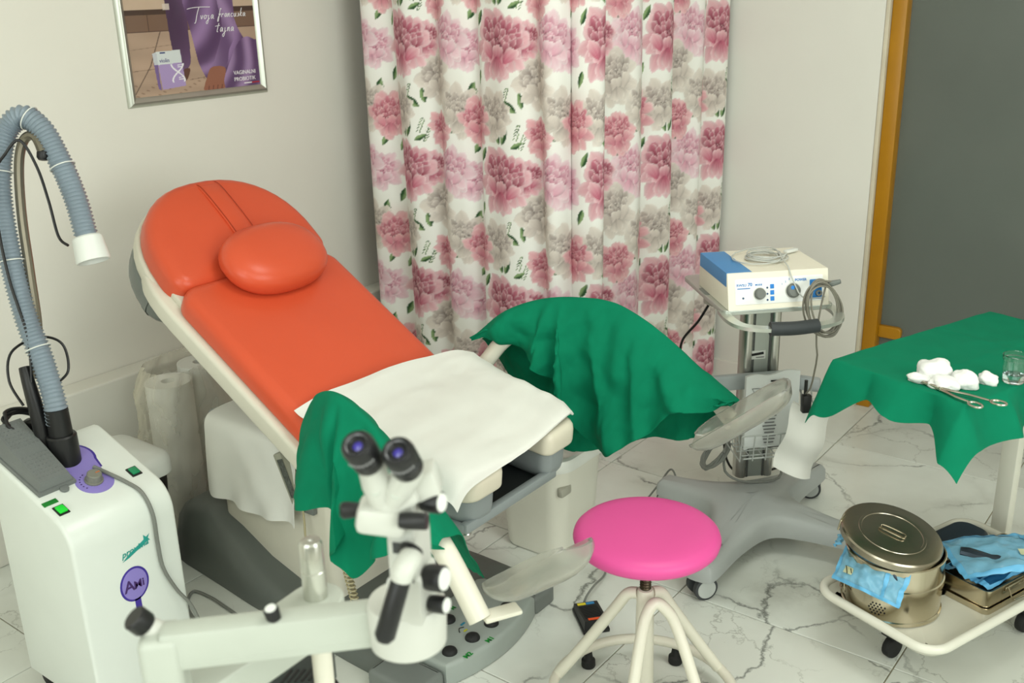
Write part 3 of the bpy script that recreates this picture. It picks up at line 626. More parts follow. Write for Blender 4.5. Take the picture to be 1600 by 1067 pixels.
ch.part('indicator_light', MB().lathe([(0, .0045), (.002, .004), (.003, .001)], (1.375, 1.775, .063), n=12), mat('orange_indicator', (255, 120, 40), .4, emit=4.0), pn)
ch.part('panel_symbol', MB().lathe([(0, .004), (.0012, .004)], (1.350, 1.782, .064), n=14), INKK, pn)
# leg supports: tube, end bracket, clear trough
def trough(c, ax, nn_, L_, w_, d_):
    ax, nn_ = nrm(ax), nrm(nn_); nn_ = nrm(nn_ - ax * np.dot(nn_, ax)); sd = np.cross(ax, nn_); G = np.zeros((26, 22, 3))
    for j in range(26):
        s_ = -1 + 2 * j / 25; e = max(0.0, 1 - abs(s_) ** 5) ** .5; e = max(e, .12)
        for i in range(22):
            a_ = -1.75 + 3.5 * i / 21; G[j, i] = V3(c) + ax * s_ * L_ * (1 - .03 * (1 - math.cos(a_))) + sd * math.sin(a_) * w_ * (.55 + .45 * e) - nn_ * (math.cos(a_)) * d_ * e
    return sheet(G, .007)
for s_, tube in ((1, [(1.13, .20, .56), (1.16, .285, .60), (1.19, .335, .66), (1.235, .37, .725), (1.31, .42, .772), (1.417, .455, .797), (1.54, .475, .795), (1.66, .50, .74), (1.76, .52, .66), (1.848, .535, .57)]),
                 (-1, [(1.13, .20, .56), (1.17, .27, .60), (1.22, .33, .66), (1.275, .38, .735), (1.36, .43, .80), (1.44, .455, .828), (1.55, .47, .80), (1.66, .505, .735), (1.765, .525, .675), (1.862, .535, .555)])):
    dz = 0.0
    lg = ch.part('leg_support_tube', MB().tube([(x_, YC + s_ * d_, z_ - .026) for x_, d_, z_ in tube], .0225, 14, smooth=6), WHITE_TUBE)
    e = tube[-1]
    c_ = V3((1.915, YC + s_ * .432, .612))
    ch.part('leg_trough', trough(c_, (.235, s_ * .05, .195), (-.62, -s_ * .25, .74), .150, .052, .046), CL, lg, angle=70)
    ch.part('end_bracket', MB().box((e[0] + .022, YC + s_ * (e[1] - .035), e[2] - .022), (.036, .075, .010), .004, Matrix.Rotation(s_ * .5, 3, 'Z')), WHITE_TUBE, lg)
# wired hand control on the near side of the pedestal, with its cord
RC = V3((.925, YC - .185, .40)); rx = Matrix.Rotation(math.radians(24), 3, 'Y')
rm = ch.part('hand_control', MB().box(RC, (.034, .03, .165), .005, Matrix.Rotation(math.radians(-24), 3, 'Y')), mat('hand_control_grey', (158, 158, 142), .45))
ch.part('key_panel', MB().box(RC + V3((.002, -.0158, .012)), (.024, .002, .11), .001, Matrix.Rotation(math.radians(-24), 3, 'Y')), mat('dark_key_panel', (84, 88, 82), .6, var=.4, vscale=160), rm)
ch.part('wall_clip', MB().box((.965, YC - .172, .335), (.06, .016, .05), .004), GREYP, rm)
BEIGE_C = mat('beige_cord', (176, 166, 132), .55)
ch.part('control_cord', MB().tube([(.96, 1.595, .325), (.968, 1.59, .29), (.972, 1.585, .25), (.985, 1.58, .235), (.98, 1.575, .215), (.965, 1.575, .16)], .0032, 7, smooth=5), BEIGE_C, rm)
cp = []
for k in range(13 * 8 + 1):
    a_ = 2 * PI * k / 8; t_ = k / (13 * 8); b0 = V3((1.135, 1.57, .245)) * (1 - t_) + V3((1.19, 1.55, .125)) * t_; cp.append(b0 + V3((math.cos(a_) * .010, math.sin(a_) * .010, 0)))
ch.part('coiled_cord', MB().tube(cp, .0028, 6), BEIGE_C, rm)

# orange head pillow
def pillow():
    G = []; n = 40; m = 20; c0 = V3((.668, YC + .02, .896)); A_, B_, N_ = AY, nrm((-.80, 0, .60)), nrm((.60, 0, .80)); rings = []
    for j in range(m + 1):
        ph = -PI / 2 + PI * j / m; cs, sn = max(math.cos(ph), .004) ** .62, math.copysign(abs(math.sin(ph)) ** .9, math.sin(ph))
        rings.append([c0 + A_ * .166 * cs * math.copysign(abs(math.cos(t)) ** .82, math.cos(t)) + B_ * .112 * cs * math.copysign(abs(math.sin(t)) ** .9, math.sin(t)) + N_ * (.052 + .056 * sn) for t in np.linspace(0, 2 * PI, n, endpoint=False)])
    return MB().loft(rings)
single('head_pillow', pillow(), ORANGE, 'plump oval orange vinyl pillow on the chair headrest', 'pillow', angle=80)

# white paper sheet over the seat
def seat_sheet():
    rows = [[(1.07, 1.51, .665), (1.08, 1.60, .684), (1.10, 1.78, .690), (1.12, 1.95, .686), (1.150, 2.03, .682), (1.185, 2.065, .668)],
            [(1.17, 1.50, .635), (1.18, 1.60, .658), (1.19, 1.78, .664), (1.20, 1.95, .662), (1.24, 2.03, .660), (1.285, 2.06, .640)],
            [(1.30, 1.49, .60), (1.30, 1.59, .646), (1.30, 1.78, .650), (1.30, 1.95, .650), (1.35, 2.02, .648), (1.395, 2.05, .62)],
            [(1.44, 1.50, .585), (1.44, 1.58, .632), (1.43, 1.78, .628), (1.43, 1.96, .638), (1.47, 2.01, .636), (1.50, 2.03, .61)],
            [(1.56, 1.50, .575), (1.56, 1.57, .618), (1.56, 1.78, .604), (1.56, 1.95, .622), (1.560, 1.985, .618), (1.560, 2.000, .605)],
            [(1.585, 1.51, .545), (1.585, 1.57, .585), (1.582, 1.78, .590), (1.574, 1.93, .608), (1.568, 1.975, .609), (1.565, 1.990, .602)]]
    G = surf(rows, 40, 44)
    for j in range(44):
        for i in range(40): p = G[j, i]; G[j, i, 2] += .006 * noise.noise(Vector((p[0] * 9, p[1] * 4 + p[0] * 5, 0))) + .0022 * (1 - abs(noise.noise(Vector((p[0] * 17, p[1] * 11, 5)))) * 3)
    return sheet(G, .0012)
single('paper_sheet', seat_sheet(), PAPER, 'white paper sheet spread over the seat of the orange chair', 'paper sheet', angle=80)
# white cloth over the pedestal
def ped_cloth():
    xs = [.556, .60, .66, .72, .78, .84, .90, .945]; hem = [.265, .262, .262, .258, .252, .262, .27, .272]
    rows = [[(x_, 1.90, .502) for x_ in xs], [(x_, 1.74, .506) for x_ in xs], [(x_, 1.645, .503) for x_ in xs], [(x_, 1.608, .485) for x_ in xs], [(x_, 1.600 - .006 * (k % 2), .43) for k, x_ in enumerate(xs)], [(x_, 1.594 - .014 * (k % 3 == 1), .35) for k, x_ in enumerate(xs)], [(x_, 1.590 - .018 * (k % 2), h_) for k, (x_, h_) in enumerate(zip(xs, hem))]]
    return sheet(surf(rows, 44, 40), .0015)
single('white_cloth', ped_cloth(), PAPER, 'white paper cloth draped over the pedestal under the orange backrest', 'cloth', angle=80)

# green drapes over the two leg supports
def fold(G, amp, fr, ph, r0=0.0):
    nv, nu, _ = G.shape
    for j in range(nv):
        k = max(0, j / (nv - 1) - r0) / (1 - r0); u = np.linspace(0, 1, nu)
        G[j, :, 1] += amp * k ** 1.2 * (np.sin(u * fr + ph + 1.2 * k) + .45 * np.sin(u * fr * 2.3 + ph * 2))
        G[j, :, 0] += amp * .35 * k * np.cos(u * fr * 1.3 + ph)
    return G
ridgeR = [(1.150, 2.125, .703), (1.225, 2.15, .774), (1.31, 2.20, .812), (1.417, 2.23, .829), (1.54, 2.245, .826), (1.67, 2.265, .760), (1.77, 2.295, .670), (1.872, 2.31, .602)]
def crease(x): return 1 - 2 * np.abs((x / PI) % 2 - 1) ** .75
def crumple(G, w, amp=.006, sc_=14, seed=0):
    nv, nu, _ = G.shape; du = np.gradient(G, axis=1); dv = np.gradient(G, axis=0); n = np.cross(du, dv); n /= (np.linalg.norm(n, axis=2, keepdims=True) + 1e-12)
    for j in range(nv):
        for i in range(nu):
            p = G[j, i]; h = (1 - 2.6 * abs(noise.noise(Vector((p[0] * sc_ + seed, p[1] * sc_ * .5, p[2] * sc_ * .7))))) + .5 * (1 - 2.6 * abs(noise.noise(Vector((p[0] * sc_ * 2.3, p[2] * sc_ * 1.6, seed + 3)))))
            G[j, i] = p + n[j, i] * amp * h * w[j]
    return G
def drape_right():
    # near side: ridge -> hem; far side: ridge -> hem
    hemN = [(1.165, 2.092, .694), (1.235, 2.100, .690), (1.325, 2.118, .655), (1.41, 2.14, .585), (1.515, 2.15, .405), (1.655, 2.15, .505), (1.775, 2.17, .590), (1.885, 2.28, .597)]
    hemF = [(1.115, 2.20, .675), (1.115, 2.30, .505), (1.215, 2.275, .43), (1.345, 2.26, .350), (1.47, 2.32, .37), (1.60, 2.37, .415), (1.72, 2.37, .435), (1.82, 2.35, .50)]
    mid = lambda A_, B_, t, dy, lift=0: [tuple(V3(a) * (1 - t) + V3(b) * t + V3((0, dy, lift))) for a, b in zip(A_, B_)]
    rows = [hemF, mid(ridgeR, hemF, .72, .018), mid(ridgeR, hemF, .40, .026, .02), mid(ridgeR, hemF, .12, .016, .014), ridgeR, mid(ridgeR, hemN, .14, -.022, .01), mid(ridgeR, hemN, .42, -.035, .012), mid(ridgeR, hemN, .74, -.02, 0), hemN]
    G = surf(rows, 130, 150); nv, nu = 150, 130; u = np.linspace(0, 1, nu); rj = 75
    for j in range(nv):
        k = abs(j - rj) / rj; w = np.clip(k - .14, 0, 1) ** 1.15; s_ = 1 if j > rj else -1
        env = np.sin(PI * np.clip(u, 0, 1)) ** .6
        if s_ > 0:
            f_ = np.zeros(nu)
            for u0, u1, wd_, A_ in ((.33, .27, .055, .045), (.37, .43, .028, .060), (.46, .60, .050, .055), (.62, .70, .022, .022), (.66, .84, .045, .028)):
                q_ = (u - (u0 + (u1 - u0) * k)) / (wd_ * (.6 + .7 * k)); f_ = f_ + A_ * 1.6 * q_ * np.exp(-q_ * q_)
        else: f_ = .012 * crease(u * 17 + 1.5 * k)
        G[j, :, 1] -= s_ * w * env * f_
        G[j, :, 2] += .008 * w * env * np.sin(u * 23 + s_)
    wv = [min(1, abs(j - rj) / rj * 2.0) for j in range(nv)]
    return sheet(crumple(crumple(G, wv, .014, 6.5, 4), wv, .004, 14, 2), .0016)
single('green_drape', drape_right(), GREEN, 'green surgical drape over the leg support in front of the floral curtain', 'drape', group='green drapes on the leg supports', angle=80)
ridgeL = [(1.255, 1.425, .70), (1.305, 1.375, .775), (1.37, 1.335, .838), (1.45, 1.318, .862), (1.56, 1.30, .830), (1.66, 1.275, .768), (1.74, 1.26, .712), (1.79, 1.255, .675)]
def drape_left():
    hemN = [(1.235, 1.375, .60), (1.31, 1.27, .60), (1.41, 1.235, .625), (1.50, 1.225, .645), (1.545, 1.22, .515), (1.645, 1.20, .610), (1.75, 1.195, .665), (1.80, 1.225, .66)]
    hemF = [(1.26, 1.455, .60), (1.33, 1.47, .52), (1.40, 1.475, .47), (1.46, 1.47, .46), (1.55, 1.46, .46), (1.65, 1.44, .47), (1.73, 1.41, .50), (1.79, 1.36, .54)]
    mid = lambda A_, B_, t, dy, lift=0: [tuple(V3(a) * (1 - t) + V3(b) * t + V3((0, dy, lift))) for a, b in zip(A_, B_)]
    rows = [hemF, mid(ridgeL, hemF, .6, .012), mid(ridgeL, hemF, .2, .02, .012), ridgeL, mid(ridgeL, hemN, .16, -.018, .012), mid(ridgeL, hemN, .5, -.026, .006), hemN]
    G = surf(rows, 110, 120); nv, nu = 120, 110; u = np.linspace(0, 1, nu); rj = 60
    for j in range(nv):
        k = abs(j - rj) / rj; w = np.clip(k - .15, 0, 1) ** 1.1; s_ = 1 if j > rj else -1; env = np.sin(PI * u) ** .6
        f_ = np.zeros(nu)
        for u0, u1, wd_, A_ in ((.28, .20, .06, .035), (.46, .48, .028, .06), (.60, .70, .05, .045), (.80, .84, .03, .02)):
            q_ = (u - (u0 + (u1 - u0) * k)) / (wd_ * (.6 + .7 * k)); f_ = f_ + A_ * 1.5 * q_ * np.exp(-q_ * q_)
        G[j, :, 1] -= s_ * w * env * f_ * (1 if s_ > 0 else .4)
    return sheet(crumple(G, [min(1, abs(j - rj) / rj * 2.5) for j in range(nv)], .009, 7, 8), .0016)
single('green_drape', drape_left(), GREEN, 'green surgical drape hanging over the leg support behind the microscope eyepieces', 'drape', group='green drapes on the leg supports', angle=80)
# ================================================================== white smoke-evacuator unit with its hose arm
WM = mat('white_lacquer_cabinet', (222, 227, 220), .28, var=.012, spec=.5)
VIO = mat('violet_print', (140, 126, 198), .4); VIOD = mat('dark_violet_print', (62, 44, 146), .4); VIOS = mat('plum_print', (66, 38, 100), .4)
mc = Thing('smoke_evacuator', 'white floor-standing smoke evacuator cabinet with violet emblem and ribbed suction hose', 'medical device', (.77, 1.10, 0))
prof = [(.612, .05), (.612, .575)]
prof += [(.655 + .043 * math.cos(a), .587 + .043 * math.sin(a)) for a in np.linspace(PI, PI / 2 - .34, 7)]
prof += [(.855 + .08 * math.cos(a), .479 + .08 * math.sin(a)) for a in np.linspace(PI / 2 - .34, 0, 10)]
prof += [(.935, .05)]
Y0, Y1 = .970, 1.235
body = mc.part('cabinet', MB().pad(prof, (0, Y0, 0), (1, 0, 0), (0, 0, 1), (0, 1, 0), Y1 - Y0, .010, convex=False, rb=.010), WM)
TP = V3((.77, 1.10, .585)); TA, TBv = V3((0, 1, 0)), nrm((-.943, 0, .333)); TN = nrm((.333, 0, .943))
# height of the sloping top at x
def topz(x_): return .587 + .043 * math.sin(PI / 2 - .34) - (x_ - (.655 + .043 * math.cos(PI / 2 - .34))) * math.tan(.34)
def on_top(x_, y_, h=0): return V3((x_, y_, topz(x_))) + TN * h
for xx, yy in ((.65, 1.0), (.65, 1.205), (.9, 1.0), (.9, 1.205)):
    w_ = mc.part('caster', MB().cyl((xx, yy - .012, .025), (xx, yy + .012, .025), .025, n=18, bev=.004), BLACK_SOFT); mc.part('caster_stem', MB().cyl((xx, yy, .025), (xx, yy, .056), .008, n=10), BLACK, w_)
def plate(pts, x_, y_, h, th, m, nm, par=None): return mc.part(nm, MB().pad(pts, on_top(x_, y_, h), TA, TBv, TN, th, .0003, convex=False), m, par)
def blob(r1, r2, d, g=0.0):
    out = [((r1 + g) * math.cos(a), (r1 + g) * math.sin(a)) for a in np.linspace(-PI - .55, .55, 24)]
    out += [((r2 + g) * math.cos(a), d + (r2 + g) * math.sin(a)) for a in np.linspace(-.5, PI + .5, 24)]
    return out
pl = plate(blob(.043, .050, .095, .006), .825, 1.108, .0003, .0008, VIOD, 'control_label'); plate(blob(.043, .050, .095), .825, 1.108, .0012, .0006, VIO, 'label_field', pl)
kb = mc.part('flow_knob', MB().lathe([(0, .021), (.004, .021), (.005, .0185), (.020, .0165), (.022, .0145), (.0222, .0005)], on_top(.822, 1.108, .0015), TN, 24), mat('grey_knob', (122, 122, 112), .5), pl)
mc.part('knob_pointer', MB().box(on_top(.822, 1.108, .0237) + TA * .008, (.003, .010, .001)), mat('orange_mark', (212, 110, 40), .5), kb)
dm = MB()
for k in range(7):
    a = PI * (.62 + .09 * k); dm.box(on_top(.822, 1.108, .0022) + TA * math.cos(a) * .031 + TBv * math.sin(a) * .031, (.0028, .0028, .0012))
mc.part('scale_mark', dm, VIOS, pl)
# collar, pole, hose
cx_, cy_ = .727, 1.10; cz = topz(cx_)
cl = mc.part('hose_collar', MB().lathe([(-.012, .034), (.06, .034), (.064, .031), (.064, .0265), (.128, .0255), (.130, .022)], (cx_, cy_, cz), (-.02, 0, 1), 28), BLACK)
mc.part('support_pole', MB().tube([(.690, 1.075, .60), (.686, 1.075, .70), (.672, 1.074, .79), (.655, 1.078, .83)], [.019, .018, .015, .012], 14, smooth=4), BLACK)
HP = [(.722, 1.10, .70), (.718, 1.102, .76), (.681, 1.11, .847), (.637, 1.114, .932), (.590, 1.127, 1.045), (.549, 1.146, 1.157), (.524, 1.17, 1.255), (.521, 1.205, 1.343), (.550, 1.235, 1.378), (.592, 1.255, 1.346), (.634, 1.262, 1.273), (.676, 1.26, 1.195), (.708, 1.252, 1.122), (.717, 1.250, 1.10)]
q, _ = crom(HP, 30); q = np.array(q); d = np.r_[0, np.cumsum(np.linalg.norm(np.diff(q, axis=0), axis=1))]; nr = int(d[-1] / .0030); ss = np.linspace(0, d[-1], nr)
hp = np.stack([np.interp(ss, d, q[:, c]) for c in range(3)], 1); rr = [.0245 + .0028 * (1 if (k // 1) % 3 == 0 else -.6) for k in range(nr)]
HOSE = mat('translucent_ribbed_hose', (150, 164, 176), .3, var=.08, trans=.25)
hs = mc.part('suction_hose', MB().tube(hp, rr, 18), HOSE, angle=60)
goose = [(.665, 1.09, .80), (.645, 1.13, .90), (.610, 1.155, 1.03), (.572, 1.180, 1.16), (.552, 1.205, 1.27), (.556, 1.225, 1.325), (.585, 1.237, 1.335), (.612, 1.235, 1.30)]
mc.part('gooseneck_arm', MB().tube(goose, .011, 10, smooth=12), mat('gooseneck_metal', (128, 122, 108), .35, metal=.7), hs)
mc.part('gooseneck_cap', MB().lathe([(0, .013), (.012, .013), (.018, .009), (.019, .001)], (.612, 1.235, 1.30), (.2, -.3, -.9), 16), BLACK, hs)
nz_ax = nrm(V3(HP[-1]) - V3(HP[-3]))
mc.part('nozzle', MB().lathe([(-.012, .030), (-.008, .034), (.045, .0385), (.048, .0375), (.048, .0335), (.0, .030)], HP[-1], nz_ax, 28), WHITE_PLASTIC, hs)
for i in (60, 130, 200, 255, 300):
    if i < nr - 2: mc.part('cable_tie', MB().tube([hp[i] + (lambda u, w: u * math.cos(t) * .029 + w * math.sin(t) * .029)(nrm(np.cross(hp[i + 1] - hp[i], (0, 1, .3))), nrm(np.cross(np.cross(hp[i + 1] - hp[i], (0, 1, .3)), hp[i + 1] - hp[i]))) for t in np.linspace(0, 2 * PI, 20, endpoint=False)], .0016, 5, loop=True), WHITE_PLASTIC, hs)
mc.part('sensor_cable', MB().tube([(.655, 1.06, .74), (.63, 1.05, .80), (.615, 1.075, .86), (.625, 1.14, .88), (.66, 1.175, .86), (.685, 1.165, .80), (.67, 1.13, .77)], .0032, 7, smooth=8), BLACK, hs)
mc.part('sensor_cable', MB().tube([(.683, 1.075, .80), (.665, 1.095, .90), (.62, 1.10, 1.03), (.585, 1.115, 1.16), (.565, 1.14, 1.26), (.565, 1.17, 1.30), (.585, 1.20, 1.33), (.612, 1.215, 1.27), (.625, 1.222, 1.19), (.645, 1.22, 1.11), (.672, 1.225, 1.09)], .0034, 7, smooth=8), BLACK, hs)
# switches
def switch(x_, y_, rgb, nm):
    s_ = mc.part(nm, MB().box(on_top(x_, y_, .002), (.032, .026, .004), .001, Matrix.Rotation(.34, 3, 'Y')), BLACK)
    mc.part('rocker', MB().box(on_top(x_, y_, .0055), (.023, .019, .006), .0015, Matrix.Rotation(.24, 3, 'Y')), mat('green_rocker_%d' % rgb[1], rgb, .3, emit=.25 if rgb[1] > 160 else .08), s_)
switch(.845, 1.197, (20, 130, 84), 'rocker_switch'); switch(.866, .998, (30, 196, 52), 'power_switch')
mc.part('indicator_strip', MB().box(on_top(.834, .992, .0015), (.014, .034, .003), .001, Matrix.Rotation(.34, 3, 'Y')), mat('green_strip', (22, 120, 40), .35))
# front emblem
FX = .9352
em = mc.part('emblem', MB().pad(circ(1.102, .342, .0375, 32, .044), (FX, 0, 0), (0, 1, 0), (0, 0, 1), (1, 0, 0), .0006, .0002).box((FX + .0003, 1.104, .272), (.0006, .0155, .11)), VIOD)
mc.part('emblem_field', MB().pad(circ(1.102, .342, .0325, 32, .039), (FX + .0006, 0, 0), (0, 1, 0), (0, 0, 1), (1, 0, 0), .0006, .0002), VIO, em)
mc.part('emblem_lettering', text_mb('A', .040, (FX + .0012, 1.074, .329), (0, 1, 0), (0, 0, 1), (1, 0, 0), bold=.0005).join(text_mb('Mi', .028, (FX + .0012, 1.0985, .329), (0, 1, 0), (0, 0, 1), (1, 0, 0), bold=.0004)), VIOS, em, smooth=False)
TEAL = mat('teal_print_logo', (36, 150, 140), .5)
lg = mc.part('maker_mark', text_mb('proxima', .021, (FX, 1.082, .418), nrm((0, 1, .10)), (0, 0, 1), (1, 0, 0), shear=.25, bold=.0003), TEAL, smooth=False)
sw = [(1.082, .408), (1.10, .421), (1.125, .432), (1.142, .440), (1.142, .452), (1.149, .444), (1.158, .449), (1.153, .440), (1.158, .432), (1.149, .435), (1.140, .427), (1.12, .420), (1.10, .412)]
mc.part('mark_swoosh', MB().pad(sw, (FX, 0, 0), (0, 1, 0), (0, 0, 1), (1, 0, 0), .0005, .0001, convex=False), TEAL, lg)
# cable running down the front to the floor
single('grey_cable', MB().tube([(.79, 1.130, .592), (.83, 1.145, .578), (.872, 1.160, .562), (.912, 1.170, .543), (.940, 1.172, .495), (.942, 1.172, .42), (.9425, 1.176, .35), (.945, 1.20, .28), (.955, 1.228, .22), (.965, 1.25, .12), (.95, 1.28, .03), (.90, 1.32, .006), (.78, 1.36, .006), (.66, 1.40, .006), (.60, 1.46, .006), (.66, 1.472, .006), (.74, 1.466, .006), (.82, 1.455, .006), (.88, 1.43, .006), (.89, 1.38, .006)], .0045, 8, smooth=8), GREY_CABLE, 'grey cable running down the front of the white cabinet onto the floor', 'cable')

# grey textured foot pedal lying on top of the cabinet
fp = Thing('foot_pedal', 'grey textured foot pedal lying on top of the white cabinet', 'foot pedal', tuple(on_top(.70, 1.03, .0)))
PG = mat('grey_textured_pedal', (112, 116, 114), .55, var=.08, bump=.3, bscale=300)
# wedge across the sloping top: local a along +X (down the slope), b along Y
def fpp(a, b, h): return on_top(.705 + a * .9, 1.025 + b + a * .02, h)
def quadbox(A, B): return MB().add(list(A) + list(B), [(3, 2, 1, 0), (4, 5, 6, 7), (0, 1, 5, 4), (1, 2, 6, 5), (2, 3, 7, 6), (3, 0, 4, 7)])
pb = fp.part('pedal_base', quadbox([fpp(-.12, -.048, .001), fpp(.115, -.045, .001), fpp(.115, .045, .001), fpp(-.12, .048, .001)], [fpp(-.12, -.048, .012), fpp(.115, -.045, .010), fpp(.115, .045, .010), fpp(-.12, .048, .012)]), PG)
top = quadbox([fpp(-.118, -.045, .013), fpp(.108, -.041, .011), fpp(.108, .041, .011), fpp(-.118, .045, .013)], [fpp(-.105, -.036, .058), fpp(.100, -.034, .030), fpp(.100, .034, .030), fpp(-.105, .036, .058)])
pt = fp.part('pedal_plate', top, PG)
tread = MB()
for i in range(16):
    for j in range(7):
        a, b = -.092 + .0118 * i, -.028 + .0093 * j
        if -.012 < a < .006: continue
        h = .058 - .0285 * (a + .105) / .205; tread.cyl(fpp(a, b, h - .001), fpp(a, b, h + .0014), .0034, .0024, 6)
fp.part('tread', tread, PG, pt, label='small raised studs', kind='stuff')
fp.part('mounting_lug', MB().pad([(.010 * math.cos(a), .010 * math.sin(a)) for a in np.linspace(0, 2 * PI, 16, endpoint=False)], fpp(.122, .012, .002), (0, 1, 0), TBv, TN, .006, .001), PG, pb)

# black power lead coiled behind the pedal on the cabinet
pw = Thing('power_lead', 'coiled black power lead with plug lying at the back of the white cabinet top', 'cable', (.635, 1.07, .63))
cp = []
for k in range(3 * 16):
    a = 2 * PI * k / 16; r = .062 + .006 * math.sin(k * 1.7); cp.append((.632 + r * .45 * math.cos(a), 1.072 + r * .8 * math.sin(a), .680 + .030 * math.cos(a + 2.6) + .006 * (k // 16)))
pw.part('lead', MB().tube(cp + [(.66, 1.12, .66), (.70, 1.10, .64), (.70, 1.08, .62)], .0042, 8, smooth=3), BLACK)
pw.part('plug', MB().box((.628, 1.085, .672), (.045, .036, .034), .008, Matrix.Rotation(.5, 3, 'Z')).cyl((.628, 1.085, .672), (.60, 1.06, .676), .010, .006, 12), BLACK)

# white bin with black base behind the cabinet
tb = Thing('waste_bin', 'small white lidded bin with black base behind the white cabinet', 'bin', (.385, 1.395, 0))
tb.part('bin_body', MB().loft([[V3((.385 + a * s_, 1.395 + b * s_, z_)) for a, b in rrect(-.12, .12, -.12, .12, .04)] for z_, s_ in ((.0, .85), (.01, .87), (.345, .98))]), mat('black_bin_body', (30, 26, 24), .5))
tb.part('bin_lid', MB().pad(rrect(-.132, .132, -.132, .132, .05, 8), (.385, 1.395, .345), (1, 0, 0), (0, 1, 0), (0, 0, 1), .062, .026, .012, rb=.004), WHITE_PLASTIC)

# paper rolls in clear wrap against the wall
rw = Thing('wrapped_paper_rolls', 'tall white paper rolls in crinkled clear plastic wrap by the left wall', 'paper rolls', (.20, 1.80, 0))
for x_, y_, r_, h_ in ((.215, 1.725, .072, .49), (.175, 1.875, .072, .50)):
    rl = rw.part('paper_roll', MB().lathe([(.004, .02), (.004, r_), (h_, r_), (h_, .022), (h_ - .03, .02)], (x_, y_, 0), (0.0, 0, 1), 30), PAPER)
film = []
for j in range(60):
    t = j / 59; z_ = .004 + t * .53; ring = []
    for k in range(96):
        a = 2 * PI * k / 96; pinch = 1.0 if t < .86 else 1 - 1.6 * (t - .86)
        p = V3((.195 + .118 * math.cos(a) * pinch - .02 * math.sin(a), 1.80 + .172 * math.sin(a) * pinch, z_))
        nzv = noise.noise(Vector((math.cos(a) * 2.2, math.sin(a) * 2.6, t * 5))) * .016 + abs(noise.noise(Vector((math.cos(a) * 5, math.sin(a) * 6, t * 4)))) * .022 + abs(noise.noise(Vector((math.cos(a) * 12, math.sin(a) * 12, t * 9)))) * .007
        bul = .035 * math.exp(-((t - .42) / .16) ** 2) * max(0, math.cos(a + 1.7)) ** 2
        ring.append(p + V3((math.cos(a), math.sin(a), 0)) * (nzv + bul))
    film.append(ring)
mf = bpy.data.materials.new('clear_film'); mf.use_nodes = True; nt = mf.node_tree; nd = nt.nodes; b_ = nd['Principled BSDF']; b_.inputs['Base Color'].default_value = lin((226, 220, 200)) + (1,); b_.inputs['Roughness'].default_value = .12
tr_ = nd.new('ShaderNodeBsdfTransparent'); mx = nd.new('ShaderNodeMixShader'); lw = nd.new('ShaderNodeLayerWeight'); lw.inputs['Blend'].default_value = .35; mr_ = nd.new('ShaderNodeMapRange'); mr_.inputs['To Min'].default_value = .26; mr_.inputs['To Max'].default_value = .75
nt.links.new(lw.outputs['Facing'], mr_.inputs['Value']); nt.links.new(mr_.outputs[0], mx.inputs['Fac']); nt.links.new(tr_.outputs[0], mx.inputs[1]); nt.links.new(b_.outputs[0], mx.inputs[2]); nt.links.new(mx.outputs[0], nd['Material Output'].inputs['Surface'])
FILM = mf
rw.part('clear_wrap', MB().loft(film, False, False), FILM, angle=70)

# white pedal bin standing under the seat
wb_ = Thing('lidded_bucket', 'large white plastic bucket with lid standing behind the chair seat', 'bucket', (1.265, 2.31, 0))
BK = mat('white_bucket', (232, 230, 216), .32, var=.02)
def bring(s_, z_): return [V3((1.265 + a * s_, 2.31 + b * s_, z_)) for a, b in rrect(-.13, .13, -.13, .13, .06, 7)]
wb_.part('bucket_body', MB().loft([bring(.80, .002), bring(.83, .012), bring(.97, .30), bring(1.0, .302), bring(1.0, .315)]), BK)
wb_.part('bucket_lid', MB().loft([bring(1.06, .300), bring(1.075, .305), bring(1.075, .325), bring(1.04, .336), bring(.95, .338), bring(.9, .330), bring(.5, .330), bring(.02, .331)], True, True), mat('bucket_lid_white', (238, 240, 232), .3))
wb_.part('bucket_handle', MB().box((1.265 + .115, 2.31 - .09, .235), (.02, .05, .03), .006), mat('grey_handle', (176, 174, 160), .5))
# ================================================================== colposcope in the foreground
CW = mat('colposcope_white', (196, 197, 188), .38, var=.02); CG = mat('colposcope_grey_arm', (180, 185, 174), .4, var=.03)
RZ = math.atan2(.604, .7965)
sc = Thing('colposcope', 'white binocular colposcope on a swing arm in the foreground', 'microscope', (2.004, .75, 0), RZ)
def sk(u, v, d=0.0): return V3((.158 + (u - 660) * .000698, -.188 + d, .993 + (960 - v) * .00074 - .35 * d))   # the instrument's own sketch plane
W0 = dict(world=False)
# stand: column, post, base
sc.part('column', MB().cyl((0, 0, .05), (0, 0, .875), .0135, n=20), WHITE_TUBE, **W0)
bs = MB()
for k in range(5):
    a = 2 * PI * k / 5 + .5; bs.tube([(0, 0, .075), (.12 * math.cos(a), .12 * math.sin(a), .07), (.27 * math.cos(a), .27 * math.sin(a), .055)], [.026, .022, .016], 10)
sc.part('stand_base', bs.cyl((0, 0, .05), (0, 0, .11), .035, n=20, bev=.006), CG, **W0)
for k in range(5):
    a = 2 * PI * k / 5 + .5; c_ = V3((.27 * math.cos(a), .27 * math.sin(a), .026)); sc.part('caster', MB().cyl(c_ - V3((-.011 * math.sin(a), .011 * math.cos(a), 0)), c_ + V3((-.011 * math.sin(a), .011 * math.cos(a), 0)), .026, n=18, bev=.004), BLACK_SOFT, **W0)
post = sc.part('post', MB().lathe([(0, .0158), (.045, .0158), (.0455, .0150), (.047, .0150), (.0475, .0154), (.083, .0150), (.0875, .0128), (.0885, .003)], (0, 0, .892), n=28), mat('polished_post', (206, 206, 198), .25, metal=.9), **W0)
sc.part('post_button', MB().lathe([(0, .004), (.0015, .003)], (0, 0, .9805), n=12), CHROME, post, **W0)
